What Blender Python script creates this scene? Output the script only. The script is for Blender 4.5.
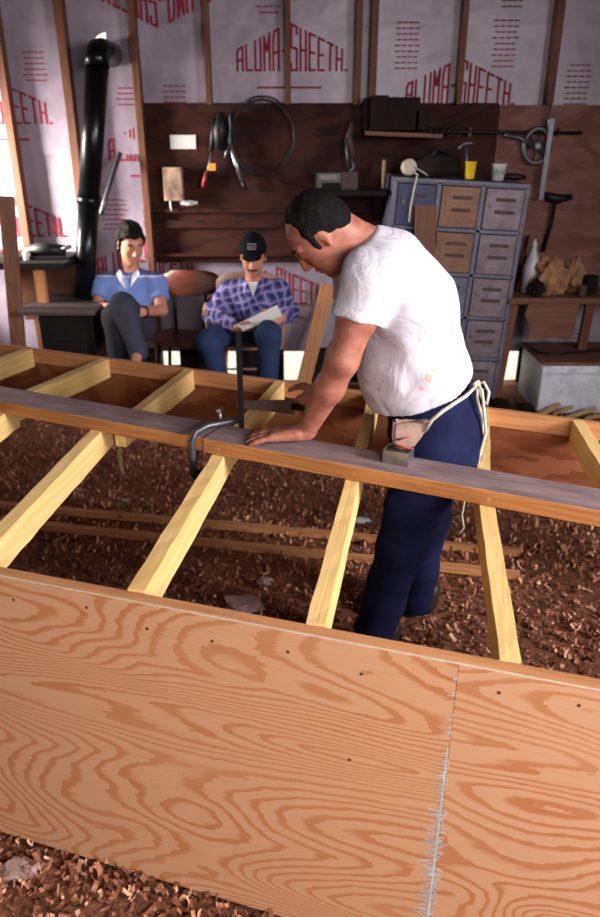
import bpy, bmesh, math, random
import numpy as np
from mathutils import Vector as V, Matrix, Euler, noise as mnoise
for o in list(bpy.data.objects): bpy.data.objects.remove(o)
random.seed(7)
S = bpy.context.scene; C = S.collection
R = math.radians

# ------------------------------------------------------------------ camera
F, CX, CY, CAMH, PITCH = 730.0, 300.0, 458.5, 1.73, R(24)
cam = bpy.data.cameras.new('camera'); co = bpy.data.objects.new('camera', cam); C.objects.link(co)
co.location = (0, 0, CAMH); co.rotation_euler = (R(90)-PITCH, 0, 0)
cam.sensor_fit = 'VERTICAL'; cam.sensor_height = 36; cam.lens = F/917*36; cam.clip_start = .02
cam.dof.use_dof = True; cam.dof.focus_distance = 2.0; cam.dof.aperture_fstop = 3.2
S.camera = co
# ------------------------------------------------------------------ world, lights, exposure
W = bpy.data.worlds.new('world'); S.world = W; W.use_nodes = True
W.node_tree.nodes['Background'].inputs[0].default_value = (1.0, .93, .84, 1)
W.node_tree.nodes['Background'].inputs[1].default_value = 2.2
def area(name, loc, target, sx, sy, power, col, spread=130):
    l = bpy.data.lights.new(name, 'AREA'); l.spread = R(spread); l.shape = 'RECTANGLE'; l.size = sx; l.size_y = sy
    l.energy = power; l.color = col
    o = bpy.data.objects.new(name, l); C.objects.link(o); o.location = loc
    o.rotation_euler = (V(target)-V(loc)).to_track_quat('-Z', 'Y').to_euler()
    return o
area('front_opening_daylight', (1.1, -1.92, 2.2), (.1, 1.3, .35), 1.6, 1.1, 72, (1, .92, .85))
area('side_opening_daylight', (3.55, -.1, 2.4), (.35, 2.1, .9), 1.3, 1.1, 90, (1, .95, .97), 94)
area('left_opening_daylight', (-3.1, 4.72, 1.55), (-1.9, 5.3, 1.2), .45, 1.0, 105, (1, .94, .84), 70)
S.view_settings.view_transform = 'Standard'; S.view_settings.look = 'None'
S.view_settings.exposure = 0.0; S.view_settings.gamma = 1; S.view_settings.use_curve_mapping = False
S.cycles.use_denoising = True
S.cycles.max_bounces = 6

# ------------------------------------------------------------------ measuring helpers
cp, sp = math.cos(PITCH), math.sin(PITCH)
def _ray(x, y):
    u = (x-CX)/F; v = (y-CY)/F
    return u, cp-v*sp, -(sp+v*cp)
def ah(x, y, h):
    r = _ray(x, y); t = (h-CAMH)/r[2]; return V((r[0]*t, r[1]*t, h))
def ay(x, y, Y):
    r = _ray(x, y); t = Y/r[1]; return V((r[0]*t, Y, CAMH+r[2]*t))

# ------------------------------------------------------------------ materials
def newmat(name):
    m = bpy.data.materials.new(name); m.use_nodes = True
    nt = m.node_tree; b = nt.nodes['Principled BSDF']
    return m, nt, b
def N(nt, t, **k):
    n = nt.nodes.new(t)
    for a, b in k.items():
        if a.startswith('i_'):
            key = a[2:]; key = int(key) if key.isdigit() else key.replace('_', ' ')
            n.inputs[key].default_value = b
        else: setattr(n, a, b)
    return n
def col4(c): return (c[0], c[1], c[2], 1)
def srgb(r, g, b):
    f = lambda c: (c/255/12.92 if c/255 <= .04045 else ((c/255+.055)/1.055)**2.4)
    return (f(r), f(g), f(b))
def mathn(nt, op, a, b=None, c=None, clamp=False):
    n = nt.nodes.new('ShaderNodeMath'); n.operation = op; n.use_clamp = clamp
    for i, x in enumerate((a, b, c)):
        if x is None: continue
        if isinstance(x, (int, float)): n.inputs[i].default_value = x
        else: nt.links.new(x, n.inputs[i])
    return n.outputs[0]
def mixc(nt, fac, a, b, mode='MIX'):
    n = nt.nodes.new('ShaderNodeMix'); n.data_type = 'RGBA'; n.blend_type = mode
    for k, x in ((0, fac), (6, a), (7, b)):
        if isinstance(x, (int, float)): n.inputs[k].default_value = x
        elif isinstance(x, tuple): n.inputs[k].default_value = col4(x)
        else: nt.links.new(x, n.inputs[k])
    return n.outputs[2]
def objco(nt, scale=(1, 1, 1), jitter=True):
    tc = N(nt, 'ShaderNodeTexCoord'); mp = N(nt, 'ShaderNodeMapping')
    mp.inputs['Scale'].default_value = scale
    nt.links.new(tc.outputs['Object'], mp.inputs['Vector'])
    if jitter:
        oi = N(nt, 'ShaderNodeObjectInfo'); 
        j = mathn(nt, 'MULTIPLY', oi.outputs['Random'], 37.0)
        cx = N(nt, 'ShaderNodeCombineXYZ')
        nt.links.new(j, cx.inputs[0]); nt.links.new(j, cx.inputs[1]); nt.links.new(j, cx.inputs[2])
        nt.links.new(cx.outputs[0], mp.inputs['Location'])
    return mp.outputs[0]
def noise(nt, vec, scale, detail=3, rough=.5, dist=0):
    n = N(nt, 'ShaderNodeTexNoise'); n.inputs['Scale'].default_value = scale
    n.inputs['Detail'].default_value = detail; n.inputs['Roughness'].default_value = rough
    n.inputs['Distortion'].default_value = dist
    nt.links.new(vec, n.inputs['Vector']); return n.outputs[0]
def bump(nt, b, h, strength, dist=.01):
    n = N(nt, 'ShaderNodeBump'); n.inputs['Strength'].default_value = strength
    n.inputs['Distance'].default_value = dist
    nt.links.new(h, n.inputs['Height']); nt.links.new(n.outputs[0], b.inputs['Normal'])
def ramp(nt, x, lo, hi):
    n = N(nt, 'ShaderNodeMapRange'); n.inputs[1].default_value = lo; n.inputs[2].default_value = hi
    nt.links.new(x, n.inputs[0]); return n.outputs[0]

def plain(name, c, rough=.6, metal=0, var=.25, vs=12, bmp=.15, spec=.5, c2=None):
    """one colour with a mottled second tone and a slight bump"""
    m, nt, b = newmat(name)
    co_ = objco(nt)
    n = noise(nt, co_, vs, 5, .6)
    d = c2 or tuple(x*(1-var) for x in c)
    nt.links.new(mixc(nt, ramp(nt, n, .38, .66), c, d), b.inputs['Base Color'])
    b.inputs['Roughness'].default_value = rough; b.inputs['Metallic'].default_value = metal
    b.inputs['Specular IOR Level'].default_value = spec
    if bmp: bump(nt, b, noise(nt, co_, vs*4, 4, .6), bmp, .004)
    return m
def wood(name, light, dark, freq=60, rough=.65, dirt=None, dirtamt=.5, spec=.3, stretch=.06):
    """sawn board, grain along local x"""
    m, nt, b = newmat(name)
    v = objco(nt, (stretch*10, 10, 10))
    n = noise(nt, v, freq/40, 4, .55, .6)
    lines = mathn(nt, 'PINGPONG', mathn(nt, 'MULTIPLY', n, 9.0), .5)
    f = noise(nt, objco(nt, (3, 90, 90)), 2.2, 3, .7)
    fac = mathn(nt, 'ADD', mathn(nt, 'MULTIPLY', lines, 1.1), mathn(nt, 'MULTIPLY', f, .5))
    c = mixc(nt, ramp(nt, fac, .2, 1.0), light, dark)
    if dirt:
        dn = noise(nt, objco(nt, (1.5, 6, 6)), 3, 6, .65)
        c = mixc(nt, mathn(nt, 'MULTIPLY', ramp(nt, dn, .4, .65), dirtamt), c, dirt)
    nt.links.new(c, b.inputs['Base Color'])
    b.inputs['Roughness'].default_value = rough; b.inputs['Specular IOR Level'].default_value = spec
    bump(nt, b, mathn(nt, 'ADD', f, mathn(nt, 'MULTIPLY', lines, .4)), .25, .004)
    return m
def plywood(name, light, dark, k=15.0, glue=False, sx=.9, sy=2.6, dirt=None):
    """rotary cut veneer: contour lines of a smooth stretched noise, local x = length, z = height"""
    m, nt, b = newmat(name)
    v = objco(nt, (sx, 1, sy))
    n = noise(nt, v, 1.15, 2.2, .42, .35)
    wob = noise(nt, objco(nt, (6, 1, 22)), 2.5, 3, .6)
    t = mathn(nt, 'ADD', mathn(nt, 'MULTIPLY', n, k), mathn(nt, 'MULTIPLY', wob, .7))
    fr = mathn(nt, 'FRACT', t)
    band = ramp(nt, fr, .56, .74)                    # slow rise
    edge = mathn(nt, 'LESS_THAN', fr, .985)
    band = mathn(nt, 'MULTIPLY', band, edge)
    fine = noise(nt, objco(nt, (5, 1, 160)), 2.0, 3, .6)
    patch = noise(nt, objco(nt, (1.1, 1, 2.6)), 2.2, 2, .5)
    amt = mathn(nt, 'MULTIPLY', band, mathn(nt, 'MULTIPLY_ADD', patch, .9, .35), clamp=True)
    c = mixc(nt, amt, light, dark)
    c = mixc(nt, mathn(nt, 'MULTIPLY', ramp(nt, fine, .45, .75), .22), c, dark)
    if dirt:
        dn = noise(nt, objco(nt, (1, 1, 2)), 2.5, 6, .65)
        c = mixc(nt, mathn(nt, 'MULTIPLY', ramp(nt, dn, .42, .65), .7), c, dirt)
    nt.links.new(c, b.inputs['Base Color'])
    b.inputs['Roughness'].default_value = .7; b.inputs['Specular IOR Level'].default_value = .12
    bump(nt, b, fine, .12, .002)
    return m

M = {}
M['panel'] = plywood('fir_plywood', srgb(206, 156, 120), srgb(188, 120, 78), 52, sx=.5, sy=2.5)
M['panel2'] = plywood('fir_plywood_wild', srgb(206, 156, 122), srgb(186, 118, 78), 36, sx=.9, sy=2.7)
M['brownply'] = plywood('brown_plywood', srgb(150, 92, 62), srgb(120, 66, 42), 9)
M['wallply'] = plywood('dark_wall_plywood', srgb(58, 29, 22), srgb(38, 17, 13), 9, dirt=srgb(25, 12, 10))
M['rib'] = wood('pale_sawn_spruce', srgb(236, 202, 138), srgb(218, 176, 108), 40, .6)
M['rim'] = wood('tan_pine', srgb(194, 138, 92), srgb(164, 106, 66), 50)
M['beam'] = wood('orange_fir', srgb(190, 130, 78), srgb(156, 98, 54), 50, .5)
M['beamtop'] = wood('weathered_grey_board', srgb(150, 128, 128), srgb(112, 94, 96), 90, .6, dirt=srgb(90, 74, 74))
M['stud'] = wood('dark_stud', srgb(104, 62, 40), srgb(70, 38, 26), 40)
M['rough'] = wood('brown_board', srgb(118, 80, 62), srgb(88, 54, 42), 50)
M['dark'] = plain('black_iron', (.009, .008, .009), .5, .1, spec=.3)
M['pipe'] = plain('black_stove_pipe', (.01, .011, .014), .28, .6, var=.4, vs=6, bmp=.25)
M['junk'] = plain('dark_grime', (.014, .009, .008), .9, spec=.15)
M['steel'] = plain('worn_steel', (.42, .42, .45), .35, .9, vs=40)
M['dullsteel'] = plain('dull_steel', (.13, .13, .15), .45, .8, vs=30)
M['rust'] = plain('rusty_iron', (.09, .055, .05), .7, .4, vs=30)
M['white'] = plain('white_paper', (.62, .6, .6), .7, var=.06)
M['cream'] = plain('cream_cloth', (.62, .56, .46), .8, var=.2, vs=40)
M['yellow'] = plain('yellow_plastic', (.8, .52, .02), .4, var=.05, bmp=0)
M['orange'] = plain('orange_tag', (.75, .3, .03), .5, var=.1)
M['red'] = plain('red_rubber', (.35, .03, .02), .5)
M['redink'] = plain('red_ink', (.23, .02, .035), .8, var=.3, bmp=0, spec=.1)
M['bag'] = plain('brown_paper', srgb(160, 116, 84), .8, vs=9, var=.4, bmp=.5)
M['rock'] = plain('pale_stone', srgb(168, 140, 134), .8, vs=20, var=.3, bmp=.6)
M['stick'] = wood('pale_stick', srgb(190, 160, 120), srgb(150, 120, 86), 40)
M['skin'] = plain('tanned_skin', srgb(170, 110, 92), .5, vs=26, var=.22, bmp=.12, c2=srgb(146, 84, 68))
M['skin2'] = plain('light_skin', srgb(196, 132, 108), .5, vs=26, var=.2, bmp=.05)
M['hair'] = plain('dark_hair', (.006, .004, .004), .7, vs=50, var=.5, bmp=1, spec=.15)
M['hairbrown'] = plain('dark_brown_hair', (.012, .007, .005), .7, vs=50, var=.5, bmp=1, spec=.15)
M['navy'] = plain('navy_work_trousers', (.011, .015, .054), .85, spec=.1, vs=7, var=.35, bmp=.5)
M['jeans'] = plain('blue_jeans', (.014, .035, .11), .85, vs=10, var=.35, bmp=.4)
M['darkpants'] = plain('charcoal_trousers', (.035, .035, .065), .85, vs=10, var=.3, bmp=.3)
M['cap'] = plain('black_cap_cloth', (.006, .006, .009), .9, spec=.1)
M['boot'] = plain('dark_leather', (.03, .018, .013), .5)
M['chairply'] = wood('varnished_brown_ply', srgb(110, 58, 44), srgb(78, 38, 30), 40, .35)
M['chairpale'] = wood('worn_pale_chair_wood', srgb(186, 150, 128), srgb(140, 104, 88), 40, .5)
M['blackplastic'] = plain('black_plastic', (.012, .012, .014), .35, bmp=.05)
M['soil'] = None
def foilmat():
    m, nt, b = newmat('foil_faced_sheet')
    v = objco(nt)
    n = noise(nt, v, 2.2, 5, .6)
    nt.links.new(mixc(nt, ramp(nt, n, .35, .7), srgb(150, 138, 154), srgb(116, 104, 120)), b.inputs['Base Color'])
    b.inputs['Roughness'].default_value = .42; b.inputs['Specular IOR Level'].default_value = .5
    b.inputs['Metallic'].default_value = .1
    bump(nt, b, noise(nt, v, 3.5, 3, .5), .5, .03); return m
M['foil'] = foilmat()
def soilmat():
    m, nt, b = newmat('sawdust_and_soil')
    v = objco(nt, jitter=False)
    n1 = noise(nt, v, 9, 8, .7); n2 = noise(nt, v, 60, 6, .7); n3 = noise(nt, v, 1.2, 4, .5)
    c = mixc(nt, ramp(nt, n1, .35, .65), srgb(190, 130, 104), srgb(128, 78, 58))
    c = mixc(nt, ramp(nt, n2, .5, .75), c, srgb(190, 136, 108))
    c = mixc(nt, mathn(nt, 'MULTIPLY', ramp(nt, n3, .45, .65), .5), c, srgb(112, 68, 52))
    nt.links.new(c, b.inputs['Base Color']); b.inputs['Roughness'].default_value = .95
    b.inputs['Specular IOR Level'].default_value = .1
    bump(nt, b, mathn(nt, 'ADD', n1, n2), 1.0, .05); return m
M['soil'] = soilmat()
def chipmat():
    m, nt, b = newmat('wood_shavings')
    at = N(nt, 'ShaderNodeAttribute'); at.attribute_name = 'tone'
    r = N(nt, 'ShaderNodeValToRGB'); e = r.color_ramp.elements
    e[0].position = 0; e[0].color = col4(srgb(118, 70, 52)); e[1].position = 1; e[1].color = col4(srgb(226, 180, 146))
    x = r.color_ramp.elements.new(.6); x.color = col4(srgb(184, 126, 98))
    nt.links.new(at.outputs['Fac'], r.inputs[0]); nt.links.new(r.outputs[0], b.inputs['Base Color'])
    b.inputs['Roughness'].default_value = .8; b.inputs['Specular IOR Level'].default_value = .2; return m
M['chips'] = chipmat()
def tshirtmat(spots):
    m, nt, b = newmat('white_tshirt_cotton')
    tc = N(nt, 'ShaderNodeTexCoord'); c = (.61, .575, .67)
    cur = mixc(nt, ramp(nt, noise(nt, tc.outputs['Object'], 5, 4, .6), .4, .75), c, (.55, .51, .61))
    wob = noise(nt, tc.outputs['Object'], 60, 3, .6)
    for p, r, cc in spots:
        d = N(nt, 'ShaderNodeVectorMath', operation='DISTANCE'); nt.links.new(tc.outputs['Object'], d.inputs[0]); d.inputs[1].default_value = p
        f = mathn(nt, 'LESS_THAN', mathn(nt, 'MULTIPLY_ADD', wob, r*1.3, d.outputs['Value']), r*1.55)
        cur = mixc(nt, mathn(nt, 'MULTIPLY', f, .75), cur, cc)
    nt.links.new(cur, b.inputs['Base Color']); b.inputs['Roughness'].default_value = .9; b.inputs['Specular IOR Level'].default_value = .1
    b.inputs['Sheen Weight'].default_value = .1
    bump(nt, b, noise(nt, tc.outputs['Object'], 8, 3, .5, 1.2), .5, .035); return m
def plaidmat():
    m, nt, b = newmat('blue_plaid_flannel')
    tc = N(nt, 'ShaderNodeTexCoord'); mp = N(nt, 'ShaderNodeMapping'); mp.inputs['Rotation'].default_value = (0, .25, .3)
    nt.links.new(tc.outputs['Object'], mp.inputs[0])
    s = N(nt, 'ShaderNodeSeparateXYZ'); wn = N(nt, 'ShaderNodeTexNoise'); wn.inputs['Scale'].default_value = 7; nt.links.new(mp.outputs[0], wn.inputs['Vector'])
    wa = N(nt, 'ShaderNodeVectorMath', operation='MULTIPLY_ADD'); nt.links.new(wn.outputs['Color'], wa.inputs[0]); wa.inputs[1].default_value = (.09, .09, .09); nt.links.new(mp.outputs[0], wa.inputs[2]); nt.links.new(wa.outputs[0], s.inputs[0])
    def stripes(x, f, lo, ph=0):
        return mathn(nt, 'GREATER_THAN', mathn(nt, 'SINE', mathn(nt, 'MULTIPLY_ADD', x, f, ph)), lo)
    c = mixc(nt, mathn(nt, 'MULTIPLY', mathn(nt, 'ADD', stripes(s.outputs[0], 120, .1), stripes(s.outputs[2], 120, .1)), .5), srgb(92, 98, 170), srgb(40, 40, 92))
    l = mathn(nt, 'MAXIMUM', stripes(s.outputs[0], 120, .88, 3.3), stripes(s.outputs[2], 120, .88, 3.3))
    c = mixc(nt, mathn(nt, 'MULTIPLY', l, .55), c, srgb(190, 158, 184))
    nt.links.new(c, b.inputs['Base Color']); b.inputs['Roughness'].default_value = .9
    bump(nt, b, noise(nt, tc.outputs['Object'], 14, 3), .5, .02); return m
M['plaid'] = plaidmat()
def polomat(z0):
    m, nt, b = newmat('blue_polo_knit')
    tc = N(nt, 'ShaderNodeTexCoord'); s = N(nt, 'ShaderNodeSeparateXYZ'); nt.links.new(tc.outputs['Object'], s.inputs[0])
    z = s.outputs[2]
    up = mathn(nt, 'GREATER_THAN', z, z0)
    c = mixc(nt, up, srgb(112, 136, 200), srgb(72, 92, 160))
    pip = mathn(nt, 'LESS_THAN', mathn(nt, 'ABSOLUTE', mathn(nt, 'SUBTRACT', z, z0)), .004)
    c = mixc(nt, mathn(nt, 'MULTIPLY', pip, .8), c, (.7, .65, .7))
    nt.links.new(c, b.inputs['Base Color']); b.inputs['Roughness'].default_value = .9
    bump(nt, b, noise(nt, tc.outputs['Object'], 14, 3), .4, .02); return m
def lockermat(name, c1, c2):
    m, nt, b = newmat(name)
    v = objco(nt); n = noise(nt, v, 7, 7, .7); n2 = noise(nt, v, 26, 5, .7)
    c = mixc(nt, ramp(nt, n, .35, .68), c1, c2)
    c = mixc(nt, mathn(nt, 'MULTIPLY', ramp(nt, n2, .56, .7), .7), c, srgb(82, 56, 46))
    nt.links.new(c, b.inputs['Base Color']); b.inputs['Roughness'].default_value = .5; b.inputs['Metallic'].default_value = .2
    bump(nt, b, n2, .15, .004); return m
M['lock_blue'] = lockermat('chipped_grey_blue_paint', srgb(104, 105, 126), srgb(80, 78, 96))
M['lock_navy'] = lockermat('dark_blue_paint', srgb(44, 54, 98), srgb(30, 34, 66))
M['lock_tan'] = lockermat('tan_brown_paint', srgb(132, 92, 70), srgb(98, 68, 56))
M['lock_grey'] = lockermat('scuffed_grey_paint', srgb(130, 118, 130), srgb(92, 78, 84))
M['chest'] = lockermat('white_blue_paint', srgb(226, 230, 244), srgb(190, 192, 208))

# ------------------------------------------------------------------ mesh helpers
def wloc(p):
    v = V((0, 0, 0))
    while p is not None: v = v+p.location; p = p.parent
    return v
def tag(o, label=None, cat=None, group=None, kind=None):
    if label: o['label'] = label
    if cat: o['category'] = cat
    if group: o['group'] = group
    if kind: o['kind'] = kind
    return o
def thing(name, label, cat, loc=(0, 0, 0), group=None):
    o = bpy.data.objects.new(name, None); C.objects.link(o); o.location = V(loc); o.empty_display_size = .05
    return tag(o, label, cat, group)
def link(name, me, mat, parent=None, origin=None, smooth=False):
    """mesh given in world coordinates -> object whose origin is its parent's (or its own centre base)"""
    o = bpy.data.objects.new(name, me); C.objects.link(o)
    if parent is not None:
        base = wloc(parent); o.parent = parent
    else:
        if origin is None:
            xs = [v.co for v in me.vertices]
            origin = V((sum((min(a[i] for a in xs), max(a[i] for a in xs)))/2 for i in (0, 1)))
            origin = V((origin[0], origin[1], min(a[2] for a in xs)))
        base = V(origin); o.location = base
    me.transform(Matrix.Translation(-base))
    mats = mat if isinstance(mat, (list, tuple)) else [mat]
    for m_ in mats: me.materials.append(M[m_] if isinstance(m_, str) else m_)
    if smooth:
        for p in me.polygons: p.use_smooth = True
    return o
class B:
    def __init__(s): s.bm = bmesh.new()
    def box(s, c, size, rot=None, bev=0, mi=0):
        mt = Matrix.Translation(V(c)) @ (rot.to_matrix().to_4x4() if rot is not None else Matrix()) @ Matrix.Diagonal((size[0], size[1], size[2], 1))
        r = bmesh.ops.create_cube(s.bm, size=1, matrix=mt)
        fs = {f for v in r['verts'] for f in v.link_faces}
        for f in fs: f.material_index = mi
        if bev:
            es = list({e for v in r['verts'] for e in v.link_edges})
            bmesh.ops.bevel(s.bm, geom=es, offset=bev, segments=2, affect='EDGES', profile=.6)
        return s
    def tube(s, pts, r, seg=12, caps=True):
        pts = [V(p) for p in pts]; rs = r if isinstance(r, (list, tuple)) else [r]*len(pts)
        rings = []; prev = None
        for i, p in enumerate(pts):
            t = (pts[min(i+1, len(pts)-1)]-pts[max(i-1, 0)]).normalized()
            if prev is None: a = t.orthogonal().normalized()
            else: a = (prev-t*prev.dot(t)).normalized()
            prev = a; b = t.cross(a)
            rings.append([s.bm.verts.new(p+(a*math.cos(2*math.pi*k/seg)+b*math.sin(2*math.pi*k/seg))*rs[i]) for k in range(seg)])
        for i in range(len(rings)-1):
            for k in range(seg):
                f = s.bm.faces.new((rings[i][k], rings[i][(k+1) % seg], rings[i+1][(k+1) % seg], rings[i+1][k])); f.smooth = True
        if caps:
            s.bm.faces.new(rings[0][::-1]); s.bm.faces.new(rings[-1])
        return s
    def lathe(s, c, prof, seg=24, rot=None):
        mt = Matrix.Translation(V(c)) @ (rot.to_matrix().to_4x4() if rot is not None else Matrix())
        rings = []
        for r, z in prof:
            rings.append([s.bm.verts.new(mt @ V((r*math.cos(2*math.pi*k/seg), r*math.sin(2*math.pi*k/seg), z))) for k in range(seg)])
        for i in range(len(rings)-1):
            for k in range(seg):
                f = s.bm.faces.new((rings[i][k], rings[i][(k+1) % seg], rings[i+1][(k+1) % seg], rings[i+1][k])); f.smooth = True
        s.bm.faces.new(rings[0][::-1]); s.bm.faces.new(rings[-1])
        return s
    def prism(s, pts, d):
        """closed outline pts (world), extruded by vector d"""
        d = V(d); a = [s.bm.verts.new(V(p)) for p in pts]; b = [s.bm.verts.new(V(p)+d) for p in pts]
        n = len(pts)
        s.bm.faces.new(a); s.bm.faces.new(b[::-1])
        for i in range(n): s.bm.faces.new((a[i], b[i], b[(i+1) % n], a[(i+1) % n]))
        return s
    def blob(s, c, rad, amp=.2, seed=0, sub=3, fr=3):
        r = bmesh.ops.create_icosphere(s.bm, subdivisions=sub, radius=1)
        for v in r['verts']:
            n = v.co.normalized(); k = 1+amp*mnoise.noise(n*fr+V((seed, 0, 0)))*1.6
            v.co = V((n.x*rad[0]*k+c[0], n.y*rad[1]*k+c[1], n.z*rad[2]*k+c[2]))
        return s
    def mesh(s, name='m'):
        bmesh.ops.recalc_face_normals(s.bm, faces=s.bm.faces)
        me = bpy.data.meshes.new(name); s.bm.to_mesh(me); s.bm.free(); return me
    def raw(s, name, mat, parent):
        me = bpy.data.meshes.new(name); s.bm.to_mesh(me); s.bm.free(); return link(name, me, mat, parent)
    def obj(s, name, mat, parent=None, smooth=False, origin=None):
        return link(name, s.mesh(name), mat, parent, origin, smooth)
def board(name, p0, p1, w, t, mat, parent=None, up=(0, 0, 1), bev=.002, anchor='top', mats=None, rough=0, twist=0):
    """board from p0 to p1, w = width across, t = size along up; local x = length. anchor: p0,p1 on its top centre line or centre"""
    p0, p1, up = V(p0), V(p1), V(up)
    x = (p1-p0).normalized(); y = up.cross(x).normalized(); z = x.cross(y)
    rot = Matrix((x, y, z)).transposed()
    L = (p1-p0).length
    bm = bmesh.new()
    nseg = max(1, int(L/.06)) if rough else 1
    zc = -t/2 if anchor == 'top' else 0
    rings = []
    for i in range(nseg+1):
        r = []
        for (sy, sz) in ((-1, -1), (1, -1), (1, 1), (-1, 1)):
            jx = (random.uniform(-rough, rough), random.uniform(-rough, rough)) if rough else (0, 0)
            r.append(bm.verts.new((L*i/nseg, sy*w/2+jx[0], zc+sz*t/2+jx[1])))
        rings.append(r)
    for i in range(nseg):
        for k in range(4): bm.faces.new((rings[i][k], rings[i][(k+1) % 4], rings[i+1][(k+1) % 4], rings[i+1][k]))
    bm.faces.new(rings[0]); bm.faces.new(rings[-1][::-1])
    bmesh.ops.recalc_face_normals(bm, faces=bm.faces)
    if bev and not rough: bmesh.ops.bevel(bm, geom=list(bm.edges), offset=bev, segments=1, affect='EDGES')
    me = bpy.data.meshes.new(name)
    if mats:
        for f in bm.faces:
            if f.normal.z > .8: f.material_index = 1
    bm.to_mesh(me); bm.free()
    o = bpy.data.objects.new(name, me); C.objects.link(o)
    for m_ in (mats or [mat]): me.materials.append(M[m_])
    o.rotation_euler = rot.to_euler()
    if parent is not None: o.parent = parent; o.location = p0-wloc(parent)
    else: o.location = p0
    return o

# ------------------------------------------------------------------ implicit surfaces (bodies, clothes, soft things)
def _v(p): return np.array(p, np.float32)
class Sdf:
    def __init__(s, h=.008): s.h = h; s.p = []; s.noise_amp = 0
    def cone(s, a, b, ra, rb, k=.03, flat=None, clip=None, sub=False):
        s.p.append(('c', _v(a), _v(b), ra, rb, k, flat, clip, sub)); return s
    def ell(s, c, r, k=.03, rot=None, clip=None, sub=False):
        s.p.append(('e', _v(c), _v(r), rot, None, k, None, clip, sub)); return s
    def mesh(s, name, inflate=0, clips=(), wrinkle=0, wscale=18, seed=0, wdir=(1, 1, 1)):
        h = s.h; lo = np.full(3, 1e9); hi = -lo
        for q in s.p:
            if q[8]: continue
            if q[0] == 'c': rr = max(q[3], q[4])*(max(1, q[6][1]) if q[6] else 1); l = np.minimum(q[1], q[2])-rr; u = np.maximum(q[1], q[2])+rr
            else: rr = q[2].max(); l = q[1]-rr; u = q[1]+rr
            lo = np.minimum(lo, l); hi = np.maximum(hi, u)
        pad = .03+inflate; lo -= pad; hi += pad
        n = np.ceil((hi-lo)/h).astype(int)+1
        D = np.full(n, 1.0, np.float32)
        ax = [lo[i]+h*np.arange(n[i]) for i in range(3)]
        for q in s.p:
            kind, a, b_, ra, rb, k, flat, clip, sub = q
            if kind == 'c': rr = max(ra, rb)*(max(1, flat[1]) if flat else 1); l = np.minimum(a, b_)-rr; u = np.maximum(a, b_)+rr
            else: rr = b_.max(); l = a-rr; u = a+rr
            m_ = inflate+k+3*h
            i0 = np.maximum(0, np.floor((l-m_-lo)/h).astype(int)); i1 = np.minimum(n, np.ceil((u+m_-lo)/h).astype(int)+1)
            sl = tuple(slice(i0[i], i1[i]) for i in range(3))
            X, Y, Z = np.meshgrid(*[ax[i][sl[i]].astype(np.float32) for i in range(3)], indexing='ij')
            P = np.stack([X, Y, Z], -1)
            if kind == 'c':
                ba = b_-a; pa = P-a; t = np.clip((pa@ba)/max(1e-9, float(ba@ba)), 0, 1)[..., None]
                qv = pa-t*ba
                if flat is not None:
                    f_ax = _v(flat[0]); f_ax /= np.linalg.norm(f_ax)
                    qv = qv+(qv@f_ax)[..., None]*f_ax*(1/flat[1]-1)
                d = np.linalg.norm(qv, axis=-1)-(ra+t[..., 0]*(rb-ra))
            else:
                pa = P-a
                if ra is not None: pa = pa@np.array(ra, np.float32)      # rot matrix columns = local axes
                k0 = np.linalg.norm(pa/b_, axis=-1); k1 = np.linalg.norm(pa/(b_*b_), axis=-1)
                d = k0*(k0-1)/np.maximum(k1, 1e-6)
            if not sub: d = d-inflate
            if clip is not None:
                for (c0, cn) in clip:
                    cn = _v(cn); cn = cn/np.linalg.norm(cn); d = np.maximum(d, (P-_v(c0))@cn)
            cur = D[sl]
            if sub:
                d = -d; hh = np.clip(.5-.5*(d-cur)/k, 0, 1); D[sl] = np.where(True, d*(1-hh)+cur*hh+k*hh*(1-hh), 0)
            else:
                hh = np.clip(.5+.5*(cur-d)/k, 0, 1); D[sl] = cur*(1-hh)+d*hh-k*hh*(1-hh)
        if wrinkle or clips:
            X, Y, Z = np.meshgrid(*[a_.astype(np.float32) for a_ in ax], indexing='ij')
            if wrinkle:
                rs = np.random.RandomState(seed); w = 0
                for j in range(6):
                    dv = rs.normal(size=3)*np.array(wdir)*wscale*(.6+.35*j); ph = rs.uniform(0, 6.28)
                    w = w+np.sin(X*dv[0]+Y*dv[1]+Z*dv[2]+ph+1.5*np.sin(X*dv[1]*.6+Z*dv[0]*.6+ph*2))/(1+.4*j)
                D += (wrinkle*w/2.5).astype(np.float32)
            for (c0, cn) in clips:
                cn = _v(cn); cn = cn/np.linalg.norm(cn)
                D = np.maximum(D, (X-c0[0])*cn[0]+(Y-c0[1])*cn[1]+(Z-c0[2])*cn[2])
        return nets(D, lo, h, name)
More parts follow.
